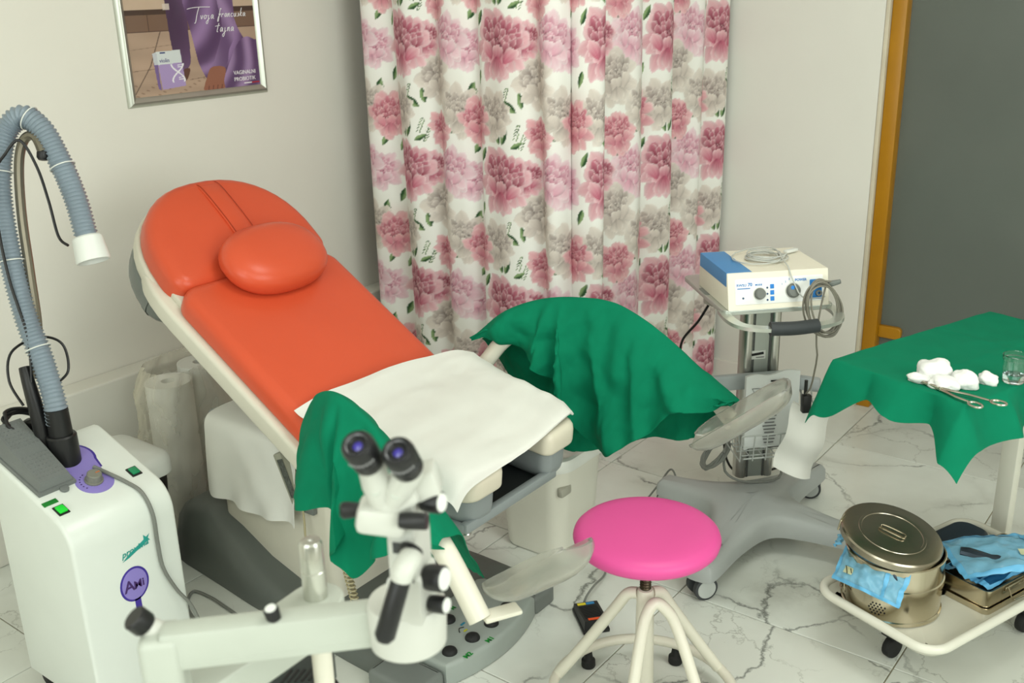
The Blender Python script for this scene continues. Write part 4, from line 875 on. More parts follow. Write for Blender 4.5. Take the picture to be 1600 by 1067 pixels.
# light-source box on the column
lb = sc.part('light_source_box', MB().box((-.115, .045, .735), (.21, .12, .05), .004, Matrix.Rotation(-.22, 3, 'Z')), mat('dark_instrument_box', (46, 54, 52), .35, var=.08), **W0)
for k in range(5): sc.part('vent_slot', MB().box((-.055 + .009 * k, .018 + .001 * k, .7605), (.0035, .028, .001), 0, Matrix.Rotation(-.3, 3, 'Z')), BLACK, lb, **W0)
sc.part('edge_highlight', MB().box((-.165, .012, .7605), (.075, .004, .0015), 0, Matrix.Rotation(.42, 3, 'Z')), CHROME, lb, **W0)  # bright strip standing in for the highlight along the box edge
sc.part('box_clamp', MB().cyl((0, 0, .71), (0, 0, .76), .019, n=20, bev=.003), BLACK, lb, **W0)
# rear arm: column -> elbow
def bar2(p, q, w0, w1, z0, z1, r):
    p, q = np.array(p), np.array(q); d = (q - p) / np.linalg.norm(q - p); nn_ = np.array((-d[1], d[0])); out = []
    a0 = math.atan2(d[1], d[0])
    out += [tuple(q + w1 * np.array((math.cos(a0 + t), math.sin(a0 + t)))) for t in np.linspace(-PI / 2, PI / 2, 14)]
    out += [tuple(p + w0 * np.array((math.cos(a0 + t), math.sin(a0 + t)))) for t in np.linspace(PI / 2, 1.5 * PI, 14)]
    return MB().pad(out, (0, 0, z0), (1, 0, 0), (0, 1, 0), (0, 0, 1), z1 - z0, r, .0, rb=r)
sc.part('rear_arm', bar2((-.128, -.195), (0, 0), .028, .036, .852, .897, .004), CG, **W0)
# front beam: elbow -> head
BA = math.radians(9.4); BR = Matrix.Rotation(BA, 3, 'Z'); BM = Matrix.Translation(Vector((-.118, -.192, 0))) @ Matrix.Rotation(BA, 4, 'Z')
def bp(x_, y_, z_): return V3(BM @ Vector((x_, y_, z_)))
sc.part('front_beam', MB().box((.128, -.014, .9715), (.27, .032, .047), .005).box((.128, -.014, .958), (.27, .0332, .0022), .0008).xf(BM), CG, **W0)
el = sc.part('elbow_block', MB().pad(rrect(-.030, .014, -.034, .016, .010), (0, 0, .872), (1, 0, 0), (0, 1, 0), (0, 0, 1), .117, .009, rb=.004).xf(BM), CG, **W0)
KA = nrm((-.55, -.25, .80))
sc.part('lock_knob', MB().lathe([(0, .0125), (.003, .0142), (.017, .0142), (.019, .0125), (.019, .001)], (-.139, -.200, .994), KA, 24), BLACK, el, **W0)
sc.part('knob_stem', MB().lathe([(-.018, .015), (.0, .011)], (-.139, -.200, .994), KA, 20), CW, el, **W0)
sc.part('screw', MB().cyl(bp(-.004, -.0342, .888), bp(-.004, -.0349, .888), .0022, n=10), BLACK, el, **W0)
TKA = nrm((-.12, -.2, .97))
tk = sc.part('tension_knob', MB().lathe([(0, .0078), (.014, .0086), (.016, .0074), (.016, .0005)], (-.002, -.192, .994), TKA, 22), BLACK, **W0)
sc.part('knob_cap', MB().lathe([(0, .0064), (.0008, .0060), (.0009, .0005)], V3((-.002, -.192, .994)) + TKA * .0161, TKA, 20), WHITE_PLASTIC, tk, **W0)
# head turret
sc.part('turret', MB().lathe([(0, .038), (.004, .0425), (.05, .0445), (.056, .0415), (.057, .001)], (.140, -.172, .946), n=36), CW, **W0)
BYM = Matrix.Translation(Vector((.150, -.188, 0))) @ Matrix.Rotation(math.radians(-14), 4, 'Z')
def by(x_, y_, z_): return V3(BYM @ Vector((x_, y_, z_)))
bd = sc.part('body', MB().pad([(-.0150, -.024), (.0150, -.024), (.0150, .024), (-.0150, .024)], (0, 0, .998), (1, 0, 0), (0, 1, 0), (0, 0, 1), .168, .003, rb=.003).pad([(-.0185, -.026), (.0185, -.026), (.0185, .026), (-.0185, .026)], (0, 0, .998), (1, 0, 0), (0, 1, 0), (0, 0, 1), .055, .006, rb=.003).xf(BYM), CW, **W0)
sp_ = sc.part('scale_plate', MB().box((.001, -.0246, 1.085), (.022, .0012, .050)).xf(BYM), mat('pale_scale_plate', (196, 198, 190), .4), bd, **W0)
sc.part('scale_window', MB().box((.001, -.0256, 1.090), (.020, .0010, .013)).xf(BYM), mat('dark_scale_window', (58, 60, 60), .3), sp_, **W0)
mk_ = MB()
for k in range(3): mk_.box((-.006 + .006 * k, -.0256, 1.069 - .001 * k), (.0022, .0008, .0018))
mk_.tube([(.006, -.0258, 1.062), (.010, -.0258, 1.056), (.012, -.0258, 1.050)], .0006, 5); sc.part('scale_mark', mk_.xf(BYM), INKK, sp_, **W0)
def knob(x_, y_, z_, r, ln, nm='focus_knob', ax=(.90, -.42, .10), cap=True):
    p = V3((x_, y_, z_)); ax = nrm(ax); k_ = sc.part(nm, MB().lathe([(-ln * .7, r * .9), (-ln / 2 + .002, r), (ln / 2 - .002, r), (ln / 2, r * .92), (ln / 2, .0005)], p, ax, 26), BLACK, bd, **W0)
    if cap: sc.part('knob_cap', MB().lathe([(0, r * .84), (.0012, r * .80), (.0014, .0005)], p + ax * (ln / 2), ax, 24), WHITE_PLASTIC, k_, **W0)
knob(.1800, -.204, 1.1385, .0118, .018); knob(.1785, -.202, 1.047, .0145, .018); knob(.1800, -.202, 1.0145, .0098, .016); knob(.163, -.228, 1.130, .0088, .024, 'zoom_knob', (.98, -.15, .02), False)
# binocular head
hb = sc.part('binocular_block', MB().box((.126, -.205, 1.124), (.052, .040, .031), .008, Matrix.Rotation(.17, 3, 'Y')), CW, **W0)
sc.part('bridge', MB().box((.166, -.192, 1.156), (.040, .040, .030), .005, Matrix.Rotation(-.30, 3, 'Y')).box((.143, -.205, 1.150), (.042, .034, .030), .006, Matrix.Rotation(-.45, 3, 'Y')), CW, hb, **W0)
sc.part('lever_knob', MB().lathe([(0, .007), (.012, .0088), (.018, .0088), (.021, .006), (.021, .0005)], (.1035, -.203, 1.131), (-.98, -.1, .02), 20), BLACK, hb, **W0)
for F_, E_, sgn in (((.1126, -.25, 1.2273), (.1275, -.206, 1.138), -1), ((.1509, -.25, 1.2196), (.136, -.206, 1.136), 1)):
    f_, e2 = V3(F_), V3(E_); ED = nrm((-.20, -.58, .79)); r_ = f_ - ED * .040
    tb_ = sc.part('eyepiece_tube', MB().tube([r_ + ED * .006, r_ - ED * .004, r_ * .5 + e2 * .5, e2], [.0138, .0138, .0150, .0130], 20), CW, **W0)
    ey = sc.part('eyepiece', MB().lathe([(0, .0148), (.003, .0160), (.015, .0162), (.016, .0152), (.018, .0152), (.019, .0166), (.032, .0168), (.037, .0160), (.040, .0144), (.0402, .0125), (.0375, .0100), (.0345, .0080), (.034, .0004)], r_, ED, 32, caps=False), BLACK, **W0)
    sc.part('lens', MB().lathe([(.0342, .0052), (.0352, .0040), (.0358, .0016), (.0359, .0003)], r_, ED, 24), mat('coated_lens', (58, 48, 150), .08, var=.2, coat=.8), ey, **W0)
    sc.part('lens_ring', MB().lathe([(.0383, .0105), (.0388, .0112), (.0388, .0118), (.0383, .0122)], r_, ED, 28, caps=False), mat('grey_lens_ring', (120, 120, 122), .35, metal=.6), ey, **W0)
    dm = MB(); ub = nrm(np.cross(ED, (0, 0, 1))); wb2 = np.cross(ED, ub)
    for k in range(8):
        a = -1.1 + .22 * k; dr = ub * math.sin(a) * -1 + wb2 * -math.cos(a); dr = dr if dr[1] < .5 else -dr; dm.box(r_ + ED * .024 + dr * .0168, (.0016, .0016, .0022))
    sc.part('dioptre_scale', dm, mat('white_scale_print', (150, 150, 150), .5), ey, **W0)
    sc.part('round_cover', MB().cyl(r_ * .4 + e2 * .6 + V3((0, -.0135, .004)), r_ * .4 + e2 * .6 + V3((0, -.0155, .0048)), .0055, n=18), CG, tb_, **W0)
# handle
h0, h1 = V3((.147, -.246, 1.076)), V3((.1262, -.262, 1.012)); ln_ = np.linalg.norm(h1 - h0)
hn = sc.part('handle_grip', MB().lathe([(0, .0098), (.004, .0104), (ln_ - .006, .0110), (ln_, .0072), (ln_ + .001, .0005)], h0, nrm(h1 - h0), 24), BLACK, **W0)
sc.part('handle_elbow', MB().tube([h0 + nrm(h1 - h0) * .002, h0 - nrm(h1 - h0) * .008, h0 - nrm(h1 - h0) * .014 + V3((.004, .010, .001)), (.156, -.218, 1.084)], [.0110, .0124, .0124, .0100], 18, smooth=4), CW, hn, **W0)
sc.part('handle_collar', MB().lathe([(-.003, .0132), (.003, .0132)], (.1545, -.224, 1.0925), nrm((.3, .8, .4)), 22), BLACK, hn, **W0)

# ================================================================== pink screw stool
sx, sy = 1.915, 1.765
stl = Thing('screw_stool', 'round pink seated screw stool on a white tubular frame', 'stool', (sx, sy, 0))
PINK_V = mat('pink_vinyl', (220, 80, 150), .42, var=.02, spec=.4)
stl.part('seat', MB().lathe([(.456, .05), (.456, .146), (.459, .155), (.466, .161), (.476, .1635), (.485, .161), (.492, .154), (.497, .142), (.5005, .12), (.503, .08), (.5045, .04), (.505, .001)], (sx, sy, 0), n=56), PINK_V, angle=60)
scr = [(z_, .0122 + (.0012 if k % 2 else -.001)) for k, z_ in enumerate(np.arange(.30, .458, .0034))]
stl.part('screw_spindle', MB().lathe(scr, (sx, sy, 0), n=18), mat('dark_threaded_steel', (76, 66, 52), .35, metal=.8))
stl.part('column', MB().lathe([(.045, .0235), (.333, .0195), (.340, .017), (.341, .0125)], (sx, sy, 0), n=24), WHITE_TUBE)
RG = .215
rg = stl.part('foot_ring', MB().tube([(sx + RG * math.cos(a), sy + RG * math.sin(a), .055) for a in np.linspace(0, 2 * PI, 48, endpoint=False)], .0125, 12, loop=True), WHITE_TUBE)
for a_deg in (160, 98, 27, 307, 235):
    a = math.radians(a_deg); p = (sx + RG * math.cos(a), sy + RG * math.sin(a)); stl.part('rubber_foot', MB().lathe([(.001, .0165), (.004, .018), (.020, .0175), (.024, .012), (.045, .009)], (p[0], p[1], 0), n=18), BLACK_SOFT)
def pol(a, r, z_): return (sx + r * math.cos(math.radians(a)), sy + r * math.sin(math.radians(a)), z_)
def loop_leg(a1, a2, am, tw=34): stl.part('leg_loop', MB().tube([pol(a1, RG - .004, .058), pol(a1 + (am - tw - a1) * .35, .155, .135), pol(am - tw * 1.0, .082, .265), pol(am - tw * .72, .058, .312), pol(am, .046, .330), pol(am + tw * .72, .058, .312), pol(am + tw * 1.0, .082, .265), pol(a2 + (am + tw - a2) * .35, .155, .135), pol(a2, RG - .004, .058)], .0135, 12, smooth=7), WHITE_TUBE)
loop_leg(-74, -14, -32)
for a_ in (196, 62): stl.part('leg', MB().tube([pol(a_, RG - .004, .058), pol(a_, .15, .150), pol(a_, .07, .275), pol(a_, .042, .318), pol(a_, .018, .326)], .0135, 12, smooth=7), WHITE_TUBE)

# ================================================================== small black foot switch on the floor
fs = Thing('foot_switch', 'small black foot switch with yellow, blue and orange stickers on the floor', 'foot pedal', (1.612, 2.005, 0), math.radians(-41))
FSB = mat('black_foot_switch', (26, 27, 28), .45, var=.1)
fs.part('switch_base', MB().box((0, 0, .006), (.118, .074, .011), .003), FSB, world=False)
plM = MB().add([(-.056, -.034, .012), (.056, -.034, .012), (.056, .034, .012), (-.056, .034, .012), (-.054, -.033, .026), (.052, -.031, .038), (.052, .031, .038), (-.054, .033, .026)], [(3, 2, 1, 0), (4, 5, 6, 7), (0, 1, 5, 4), (1, 2, 6, 5), (2, 3, 7, 6), (3, 0, 4, 7)])
fpl = fs.part('switch_plate', plM, FSB, world=False)
def fz(x_): return .026 + .012 * (x_ + .054) / .106
rb_ = MB()
for k in range(16): x_ = -.030 + .0045 * k; rb_.box((x_, 0, fz(x_) + .0006), (.0018, .05, .0016), 0, Matrix.Rotation(-.112, 3, 'Y'))
fs.part('grip_rib', rb_, FSB, fpl, world=False, kind='stuff')
for y_, rgb, nm in ((-.010, (232, 214, 40), 'yellow'), (.014, (40, 132, 190), 'blue')): fs.part('sticker', MB().box((-.044, y_ - .004, fz(-.044) + .0005), (.011, .023, .0012), 0, Matrix.Rotation(-.112, 3, 'Y')), mat(nm + '_sticker', rgb, .5), fpl, world=False)
fs.part('sticker', MB().box((.043, .0, fz(.043) + .0006), (.010, .038, .0012), 0, Matrix.Rotation(-.112, 3, 'Y')), mat('orange_sticker', (240, 86, 30), .5), fpl, world=False)
fs.part('switch_cable', MB().tube([(1.562, 2.045, .012), (1.553, 2.075, .02), (1.545, 2.13, .025), (1.53, 2.20, .012), (1.50, 2.27, .004), (1.46, 2.38, .004), (1.42, 2.52, .004), (1.40, 2.64, .006), (1.41, 2.74, .05), (1.44, 2.76, .10), (1.48, 2.74, .06), (1.52, 2.73, .01), (1.60, 2.78, .005), (1.68, 2.82, .004)], .0032, 7, smooth=8), GREY_CABLE, fpl)
# ================================================================== trolley with the electrosurgical unit
ct = Thing('device_trolley', 'grey wheeled device trolley with aluminium column, shelf handle and wire basket', 'trolley', (1.77, 2.67, 0), PI / 4)
L0 = dict(world=False)
CGR = mat('trolley_base_grey', (170, 174, 172), .42, var=.02)
# star base: four arms
def star(zs, sc_):
    tips = [(-.25, -.29), (.25, -.22), (.285, .22), (-.20, .205)]; out = []
    angs = sorted([(math.atan2(b, a), a, b) for a, b in tips]); n = len(angs)
    for i, (an, a, b) in enumerate(angs):
        R_ = math.hypot(a, b); d = np.array((math.cos(an), math.sin(an))); s_ = np.array((-d[1], d[0])); w_ = .045
        out += [tuple(d * (R_ * .58) - s_ * (w_ + .012)), tuple(d * R_ - s_ * w_), tuple(d * (R_ + .035) - s_ * .028), tuple(d * (R_ + .035) + s_ * .028), tuple(d * R_ + s_ * w_), tuple(d * (R_ * .58) + s_ * (w_ + .012))]
        a2 = angs[(i + 1) % n][0]; a2 = a2 + 2 * PI if a2 < an else a2
        am = (an + a2) / 2; out.append((.135 * math.cos(am), .135 * math.sin(am)))
    q, _ = crom([(a, b, 0) for a, b in out], 5, loop=True)
    return [(p[0], p[1]) for p in q]
so = star(0, 1)
bs_r = []
for z_, ins in ((.062, .006), (.066, 0.0), (.098, .002), (.110, .012), (.116, .022)):
    P2 = np.array(so); m_ = len(P2); r_ = []
    for i in range(m_):
        d = P2[(i + 1) % m_] - P2[i - 1]; d = d / np.linalg.norm(d); p = P2[i] + np.array((-d[1], d[0])) * ins; rad = np.linalg.norm(p); hgt = z_ + .030 * max(0, 1 - rad / .26) if z_ > .07 else z_; r_.append((p[0], p[1], hgt))
    bs_r.append(r_)
for k in (.7, .4, .1): bs_r.append([(p[0] * k, p[1] * k, .116 + .030 * max(0, 1 - k * math.hypot(p[0], p[1]) / .26)) for p in bs_r[4]])
ct.part('star_base', MB().loft(bs_r), CGR, angle=40, **L0)
for (a, b), th in (((-.25, -.29), .2), ((.25, -.22), 1.2), ((.285, .22), -.4), ((-.20, .205), 2.0)):
    d = V3((math.cos(th), math.sin(th), 0)); s_ = V3((-d[1], d[0], 0)); c_ = V3((a, b, .036))
    fk = ct.part('caster_fork', MB().cyl((a, b, .045), (a, b, .068), .018, n=18).box((a, b, .045), (.022, .022, .04), .004, Matrix.Rotation(th, 3, 'Z')), WHITE_PLASTIC, **L0)
    for k in (-1, 1):
        w_ = ct.part('caster_wheel', MB().lathe([(-.009, .030), (-.007, .035), (.007, .035), (.009, .030)], c_ + s_ * .020 * k, s_, 26), mat('dark_caster_tyre', (62, 64, 66), .6), fk, **L0)
        ct.part('wheel_cover', MB().lathe([(0, .028), (.002, .027), (.0025, .001)], c_ + s_ * (.020 * k + .0088 * k), s_ * k, 24), mat('grey_wheel_cover', (186, 190, 186), .45), w_, **L0)
# column of extruded aluminium
PX, PYY = .058, .165
colM = MB()
for dx in (-.043, .043): colM.pad([(dx + .020 * math.cos(t), PYY + .030 * math.sin(t)) for t in np.linspace(0, 2 * PI, 20, endpoint=False)], (PX, 0, .13), (1, 0, 0), (0, 1, 0), (0, 0, 1), .655, .001)
col_ = ct.part('column', colM, CHROME, **L0)
ct.part('column_panel', MB().box((PX, PYY - .004, .455), (.068, .036, .65), .002), mat('brushed_panel', (176, 182, 176), .4, metal=.6), col_, **L0)
for dx in (-.026, .026): ct.part('groove', MB().box((PX + dx, PYY - .0215, .455), (.006, .004, .65)), mat('dark_groove', (90, 92, 90), .5, metal=.5), col_, **L0)
st_ = ct.part('sticker', MB().box((PX - .012, PYY - .0232, .545), (.05, .0008, .028)), WHITE_PLASTIC, col_, **L0)
ct.part('sticker_print', MB().box((PX - .012, PYY - .0238, .548), (.038, .0006, .008), 0, Matrix.Rotation(-.12, 3, 'Y')).box((PX - .004, PYY - .0238, .537), (.026, .0006, .002)), INKK, st_, **L0)
ct.part('mounting_arm', MB().box((-.085, .085, .752), (.13, .05, .026), .006, Matrix.Rotation(.35, 3, 'Z')), CHROME, **L0)
# shelf
shelf_o = rrect(-.175, .140, -.155, .215, .02, 5)
sh = ct.part('shelf', MB().pad(shelf_o, (0, 0, .778), (1, 0, 0), (0, 1, 0), (0, 0, 1), .014, .003), mat('silver_shelf', (190, 195, 188), .35, metal=.75), **L0)
bow = [(-.165, -.12, .780), (-.168, -.19, .778), (-.150, -.238, .774), (-.10, -.262, .771), (-.02, -.270, .770), (.06, -.262, .771), (.112, -.238, .774), (.132, -.19, .778), (.130, -.12, .780)]
q, _ = crom(bow, 8); rg_ = []
for i, p in enumerate(q):
    d = nrm(q[min(i + 1, len(q) - 1)] - q[max(i - 1, 0)]); s_ = nrm(np.cross(d, (0, 0, 1))); rg_.append([p + s_ * a + V3((0, 0, b)) for a, b in ((-.014, -.005), (.014, -.005), (.014, .005), (-.014, .005))])
hb_ = ct.part('handle_bow', MB().loft(rg_), mat('silver_bow', (196, 200, 192), .3, metal=.75), sh, **L0)
gq, _ = crom([(-.085, -.265, .7715), (-.02, -.2705, .7705), (.045, -.264, .7715)], 8)
ct.part('handle_grip', MB().tube(gq, .0185, 14), mat('dark_rubber_grip', (52, 56, 58), .55), sh, **L0)
ct.part('side_slot', MB().pad(rrect(-.02, .05, -.012, .012, .011), (-.163, .02, .7921), (0, 1, 0), (1, 0, 0), (0, 0, 1), .001, .0003), GREYP, sh, **L0)
# basket rail and wire basket
rl_ = ct.part('accessory_rail', MB().box((.02, .120, .470), (.30, .022, .05), .006).box((.185, .075, .466), (.075, .03, .045), .010, Matrix.Rotation(-.6, 3, 'Z')), mat('rail_grey', (178, 184, 186), .4), **L0)
wire = MB(); W = .0026
bx0, bx1, by0, by1, bz0, bz1 = -.055, .185, -.03, .105, .275, .355
for z_, e in ((bz0, .012), (.315, .006), (bz1, 0.0)): wire.tube([(bx0 + e, by0 + e, z_), (bx1 - e, by0 + e, z_), (bx1 - e, by1 - e, z_), (bx0 + e, by1 - e, z_)], W, 6, loop=True)
for k in range(7):
    x_ = bx0 + (bx1 - bx0) * k / 6; wire.tube([(x_, by0, bz1), (x_, by0 + .01, bz0 - .006), (x_, by1 - .01, bz0), (x_, by1, bz1)], W * .8, 6)
for k in range(1, 4):
    y_ = by0 + (by1 - by0) * k / 4; wire.tube([(bx0, y_, bz1), (bx0 + .01, y_, bz0), (bx1 - .01, y_, bz0), (bx1, y_, bz1)], W * .8, 6)
wire.tube([(bx1, by1, bz1), (bx1 - .006, by1 + .006, .45)], W, 6); wire.tube([(bx0, by1, bz1), (bx0, by1 + .006, .45)], W, 6); wire.tube([(bx1, by0, bz1), (bx1 - .02, by1, .45)], W, 6)
ct.part('wire_basket', wire, mat('grey_coated_wire', (172, 176, 172), .4), **L0)
hk = MB()
for k in range(3): hk.tube([(.170 + .016 * k, .062 - .012 * k, .455), (.170 + .016 * k, .052 - .012 * k, .425), (.178 + .016 * k, .044 - .012 * k, .412), (.184 + .016 * k, .040 - .012 * k, .43), (.186 + .016 * k, .046 - .012 * k, .45)], .0022, 6, smooth=4)
ct.part('cable_hook', hk, mat('hook_wire', (160, 164, 160), .35, metal=.6), rl_, **L0)

# paper pouch pack standing in the basket
pk = Thing('sterile_pouch_pack', 'printed white sterile pouch standing in the trolley basket', 'pouch', (1.77, 2.67, .28), PI / 4)
def pkg(x_, z_): return V3((.065 + x_, .055 + .02 * math.sin(x_ * 9) + .10 * (z_ - .12) * .4, z_))
G = np.array([[pkg(-.09 + .18 * i / 15, -.0 + .235 * j / 19 + .004 * math.sin(i * .7)) for i in range(16)] for j in range(20)])
G[:, :, 2] += 0.0
PKM = mat('pouch_paper', (226, 230, 228), .35, var=.03)
pp_ = pk.part('pouch', sheet(G, .010), PKM, world=False, angle=70)
ptx = MB()
for k in range(16): ptx.box((.055, .0465 + .10 * .4 * (.015 + .011 * k - .12) - .006, .018 + .0108 * k), (.030 + .006 * (k % 3), .0012, .0035), 0, Matrix.Rotation(.0, 3, 'X'))
pk.part('print_block', ptx, mat('grey_print', (110, 112, 112), .6), pp_, world=False)
pk.part('warning_triangle', MB().tube([(-.005, .0395, .196), (.019, .0395, .196), (.007, .0385, .176)], .0013, 5, loop=True), INKK, pp_, world=False)
pk.part('print_line', MB().box((.075, .0475, .214), (.04, .0012, .005)).box((.07, .029, .006), (.045, .0012, .005)), INKK, pp_, world=False)

# grey cable bundled at the foot of the column
cb = []
for k in range(5 * 14):
    a = 2 * PI * k / 14; cb.append((1.625 + .040 * math.cos(a) + .006 * math.sin(k), 2.700 + .030 * math.sin(a), .225 + .045 * math.sin(a + .7) + .003 * (k // 14)))
cb += [(1.66, 2.70, .18), (1.70, 2.72, .150), (1.75, 2.77, .138), (1.785, 2.83, .138), (1.775, 2.875, .16)]
single('bundled_cable', MB().tube(cb, .0042, 7, smooth=3), GREY_CABLE, 'grey cable bundle hanging low beside the trolley column', 'cable')
# black mains cable behind the trolley
single('mains_cable', MB().tube([(1.60, 2.80, .79), (1.545, 2.80, .70), (1.50, 2.80, .62), (1.44, 2.81, .54), (1.43, 2.83, .47), (1.47, 2.86, .42), (1.53, 2.87, .36), (1.56, 2.88, .28), (1.57, 2.90, .12), (1.60, 2.98, .04), (1.66, 3.2, .006), (1.6, 3.5, .006)], .0042, 7, smooth=8), BLACK, 'black mains cable dangling from the shelf beside the curtain', 'cable')

# ------------------------------------------------------------------ electrosurgical unit on the shelf
eu = Thing('electrosurgical_unit', 'cream electrosurgical unit with blue corner and two grey dials on the trolley shelf', 'medical device', (1.77, 2.67, .792), PI / 4)
UX0, UX1, UY0, UY1, UH = -.162, .122, -.158, .100, .098
IV = mat('ivory_housing', (236, 230, 212), .4, var=.02); BLU = mat('blue_housing', (64, 138, 198), .4, var=.03)
tl = .022
case = MB().pad([(UY0, 0), (UY1, 0), (UY1, UH), (UY0 + tl, UH)], (UX0, 0, 0), (0, 1, 0), (0, 0, 1), (1, 0, 0), UX1 - UX0, .003, rb=.003)
cs_ = eu.part('housing', case, IV, world=False)
eu.part('blue_corner', MB().pad([(UY0 + tl + .002, UH * .62), (UY1 - .004, UH * .62), (UY1 - .004, UH + .0008), (UY0 + tl + .006, UH + .0008)], (UX0 - .0008, 0, 0), (0, 1, 0), (0, 0, 1), (1, 0, 0), .072, .001), BLU, cs_, world=False)
FA, FB = V3((1, 0, 0)), nrm((0, tl, UH)); FN = nrm((0, -UH, tl))
def fpt(x_, h, o=0.0): return V3((UX0 + x_, UY0, 0)) + FB * h + FN * o
fpn = eu.part('front_panel', MB().pad(rrect(.02, .268, .014, .084, .004), fpt(0, 0, .0002), FA, FB, FN, .0012, .0004), mat('white_front_panel', (240, 241, 238), .4), cs_, world=False)
def dial(x_, h, r, pt=None):
    d_ = eu.part('dial', MB().lathe([(0, r), (.003, r), (.003, r * .9), (.014, r * .84), (.015, r * .78), (.015, .0005)], fpt(x_, h, .0014), FN, 28), mat('grey_dial', (116, 119, 114), .5), fpn, world=False)
    eu.part('dial_skirt', MB().lathe([(0, r * 1.14), (.0012, r * 1.1), (.0013, .001)], fpt(x_, h, .0014), FN, 28), mat('pale_dial_skirt', (208, 208, 200), .5), d_, world=False)
    if pt: eu.part('dial_pointer', MB().lathe([(0, .0055), (.0008, .005), (.0009, .0003)], fpt(x_ + pt[0], h + pt[1], .0164), FN, 16), mat('bright_blue', (20, 128, 214), .4), d_, world=False)
dial(.088, .042, .0155); dial(.182, .045, .0195, (-.006, .009))
BP = mat('blue_print', (28, 120, 196), .5)
def ftx(t, x_, h, sz, b=.0, al='LEFT'): eu.part('panel_lettering', text_mb(t, sz, fpt(x_, h, .0016), FA, FB, FN, off=.0002, bold=b, align=al), BP, fpn, smooth=False, world=False)
ftx('RWSU', .024, .064, .0098, .0001); ftx('70', .0555, .064, .0125, .0003); ftx('MODE', .076, .064, .007, .0001); ftx('POWER', .188, .070, .0095, .0002)
eu.part('panel_rule', MB().box(fpt(.044, .058, .0018), (.036, .0008, .0022)), BP, fpn, world=False)
for k, g in enumerate('123'): ftx(g, .150 + .010 * k, .062 + .006 * k, .007)
eu.part('indicator', MB().lathe([(0, .003), (.001, .0028), (.0011, .0003)], fpt(.042, .032, .0014), FN, 14), mat('dark_blue_led', (40, 70, 110), .4), fpn, world=False)
for k in range(3):
    bq = eu.part('mode_key', MB().pad(rrect(.118, .129, .060 - .0165 * k - .006, .060 - .0165 * k + .006, .0012), fpt(0, 0, .0014), FA, FB, FN, .0008, .0002), mat('bright_blue', (20, 128, 214), .4), fpn, world=False)
    eu.part('indicator', MB().lathe([(0, .0028), (.001, .0026), (.0011, .0003)], fpt(.110, .057 - .0165 * k, .0014), FN, 14), mat('dark_blue_led', (40, 70, 110), .4), fpn, world=False)
sk_ = eu.part('socket_panel', MB().pad(rrect(.230, .264, .018, .072, .003), fpt(0, 0, .0014), FA, FB, FN, .0008, .0002), mat('socket_blue', (24, 118, 190), .4), fpn, world=False)
for x_, h in ((.253, .060), (.254, .034)): eu.part('socket', MB().lathe([(0, .009), (.006, .0085), (.006, .004), (.002, .003)], fpt(x_, h, .002), FN, 18, caps=False), GREYP, sk_, world=False)
for x_, y_ in ((-.15, -.14), (.11, -.14), (-.15, .085), (.11, .085)): pass

# pale cable coiled on top of the unit
cu_ = Thing('coiled_cable', 'thin pale cable coiled on top of the cream electrosurgical unit', 'cable', (1.77, 2.67, .892), PI / 4)
cp = []
for k in range(7 * 20):
    a = 2 * PI * k / 20; r = .048 + .005 * math.sin(k * .37); cp.append((-.012 + (r + .012 * math.sin(k * .05)) * math.cos(a), -.015 + r * .92 * math.sin(a) + .006 * math.sin(k * .11), .0035 + .0018 * (k // 20) + .001 * math.sin(k)))
cp += [(.00, -.075, .006), (-.07, -.075, .004), (-.105, -.02, .004), (-.075, .05, .005), (0.0, .055, .016), (.03, .01, .019), (.02, -.06, .012), (.012, -.125, .006), (.012, -.145, -.010), (.02, -.166, -.04), (.035, -.178, -.066), (.07, -.180, -.072), (.10, -.178, -.070)]
cu_.part('cable', MB().tube(cp, .0019, 6, smooth=2), mat('pale_cable', (190, 192, 186), .5), world=False)
cu_.part('plug', MB().box((.085, .035, .006), (.05, .016, .009), .003, Matrix.Rotation(.5, 3, 'Z')), WHITE_PLASTIC, world=False)
# grey cable coil hanging from the front socket
gc = Thing('hanging_cable_coil', 'thick grey cable coil hanging from the right front of the electrosurgical unit', 'cable', (1.77, 2.67, .70), PI / 4)
cp = [(.095, -.176, .152), (.098, -.196, .162), (.110, -.200, .168)]
for k in range(8 * 18):
    a = PI / 2 + 2 * PI * k / 18; rx_ = .047 + .006 * math.sin(k * .21); rz_ = .074 + .007 * math.sin(k * .13 + 1)
    cp.append((.088 + rx_ * math.cos(a) + .016 * -math.sin(a) + .004 * math.sin(k * .05), -.200 - .010 * math.sin(k * .31) + .006 * math.cos(a), .095 + rz_ * math.sin(a) ))
cp += [(.075, -.195, .03), (.085, -.19, -.04), (.092, -.165, -.10), (.098, -.135, -.16), (.100, -.10, -.192)]
gc.part('cable', MB().tube(cp, .0026, 7, smooth=2), mat('warm_grey_cable', (128, 124, 112), .45), world=False)
gc.part('cable_plug', MB().tube([(.092, -.172, .155), (.105, -.196, .163), (.125, -.210, .172)], [.007, .009, .006], 10, smooth=3), GREYP, world=False)
gc.part('connector', MB().box((.104, -.10, -.222), (.026, .022, .055), .004).cyl((.100, -.10, -.196), (.100, -.10, -.150), .005, n=10), BLACK, world=False)
# white paper bag hanging below the connector
wbg = Thing('paper_bag', 'white paper bag hanging from the side of the trolley basket', 'bag', (1.77, 2.67, .262), PI / 4)
G = np.array([[V3((.062 + .112 * i / 12 + .022 * (j / 17) * (1 - 2 * 0) - .03 * (1 - j / 17) , -.065 - .035 * math.sin(PI * i / 12) * (1 - .3 * j / 17) + .012 * math.sin(j * .5), .005 + .20 * j / 17 - .05 * (i / 12) )) for i in range(13)] for j in range(18)])
wbg.part('bag', sheet(G, .012), PAPER, world=False, angle=70)

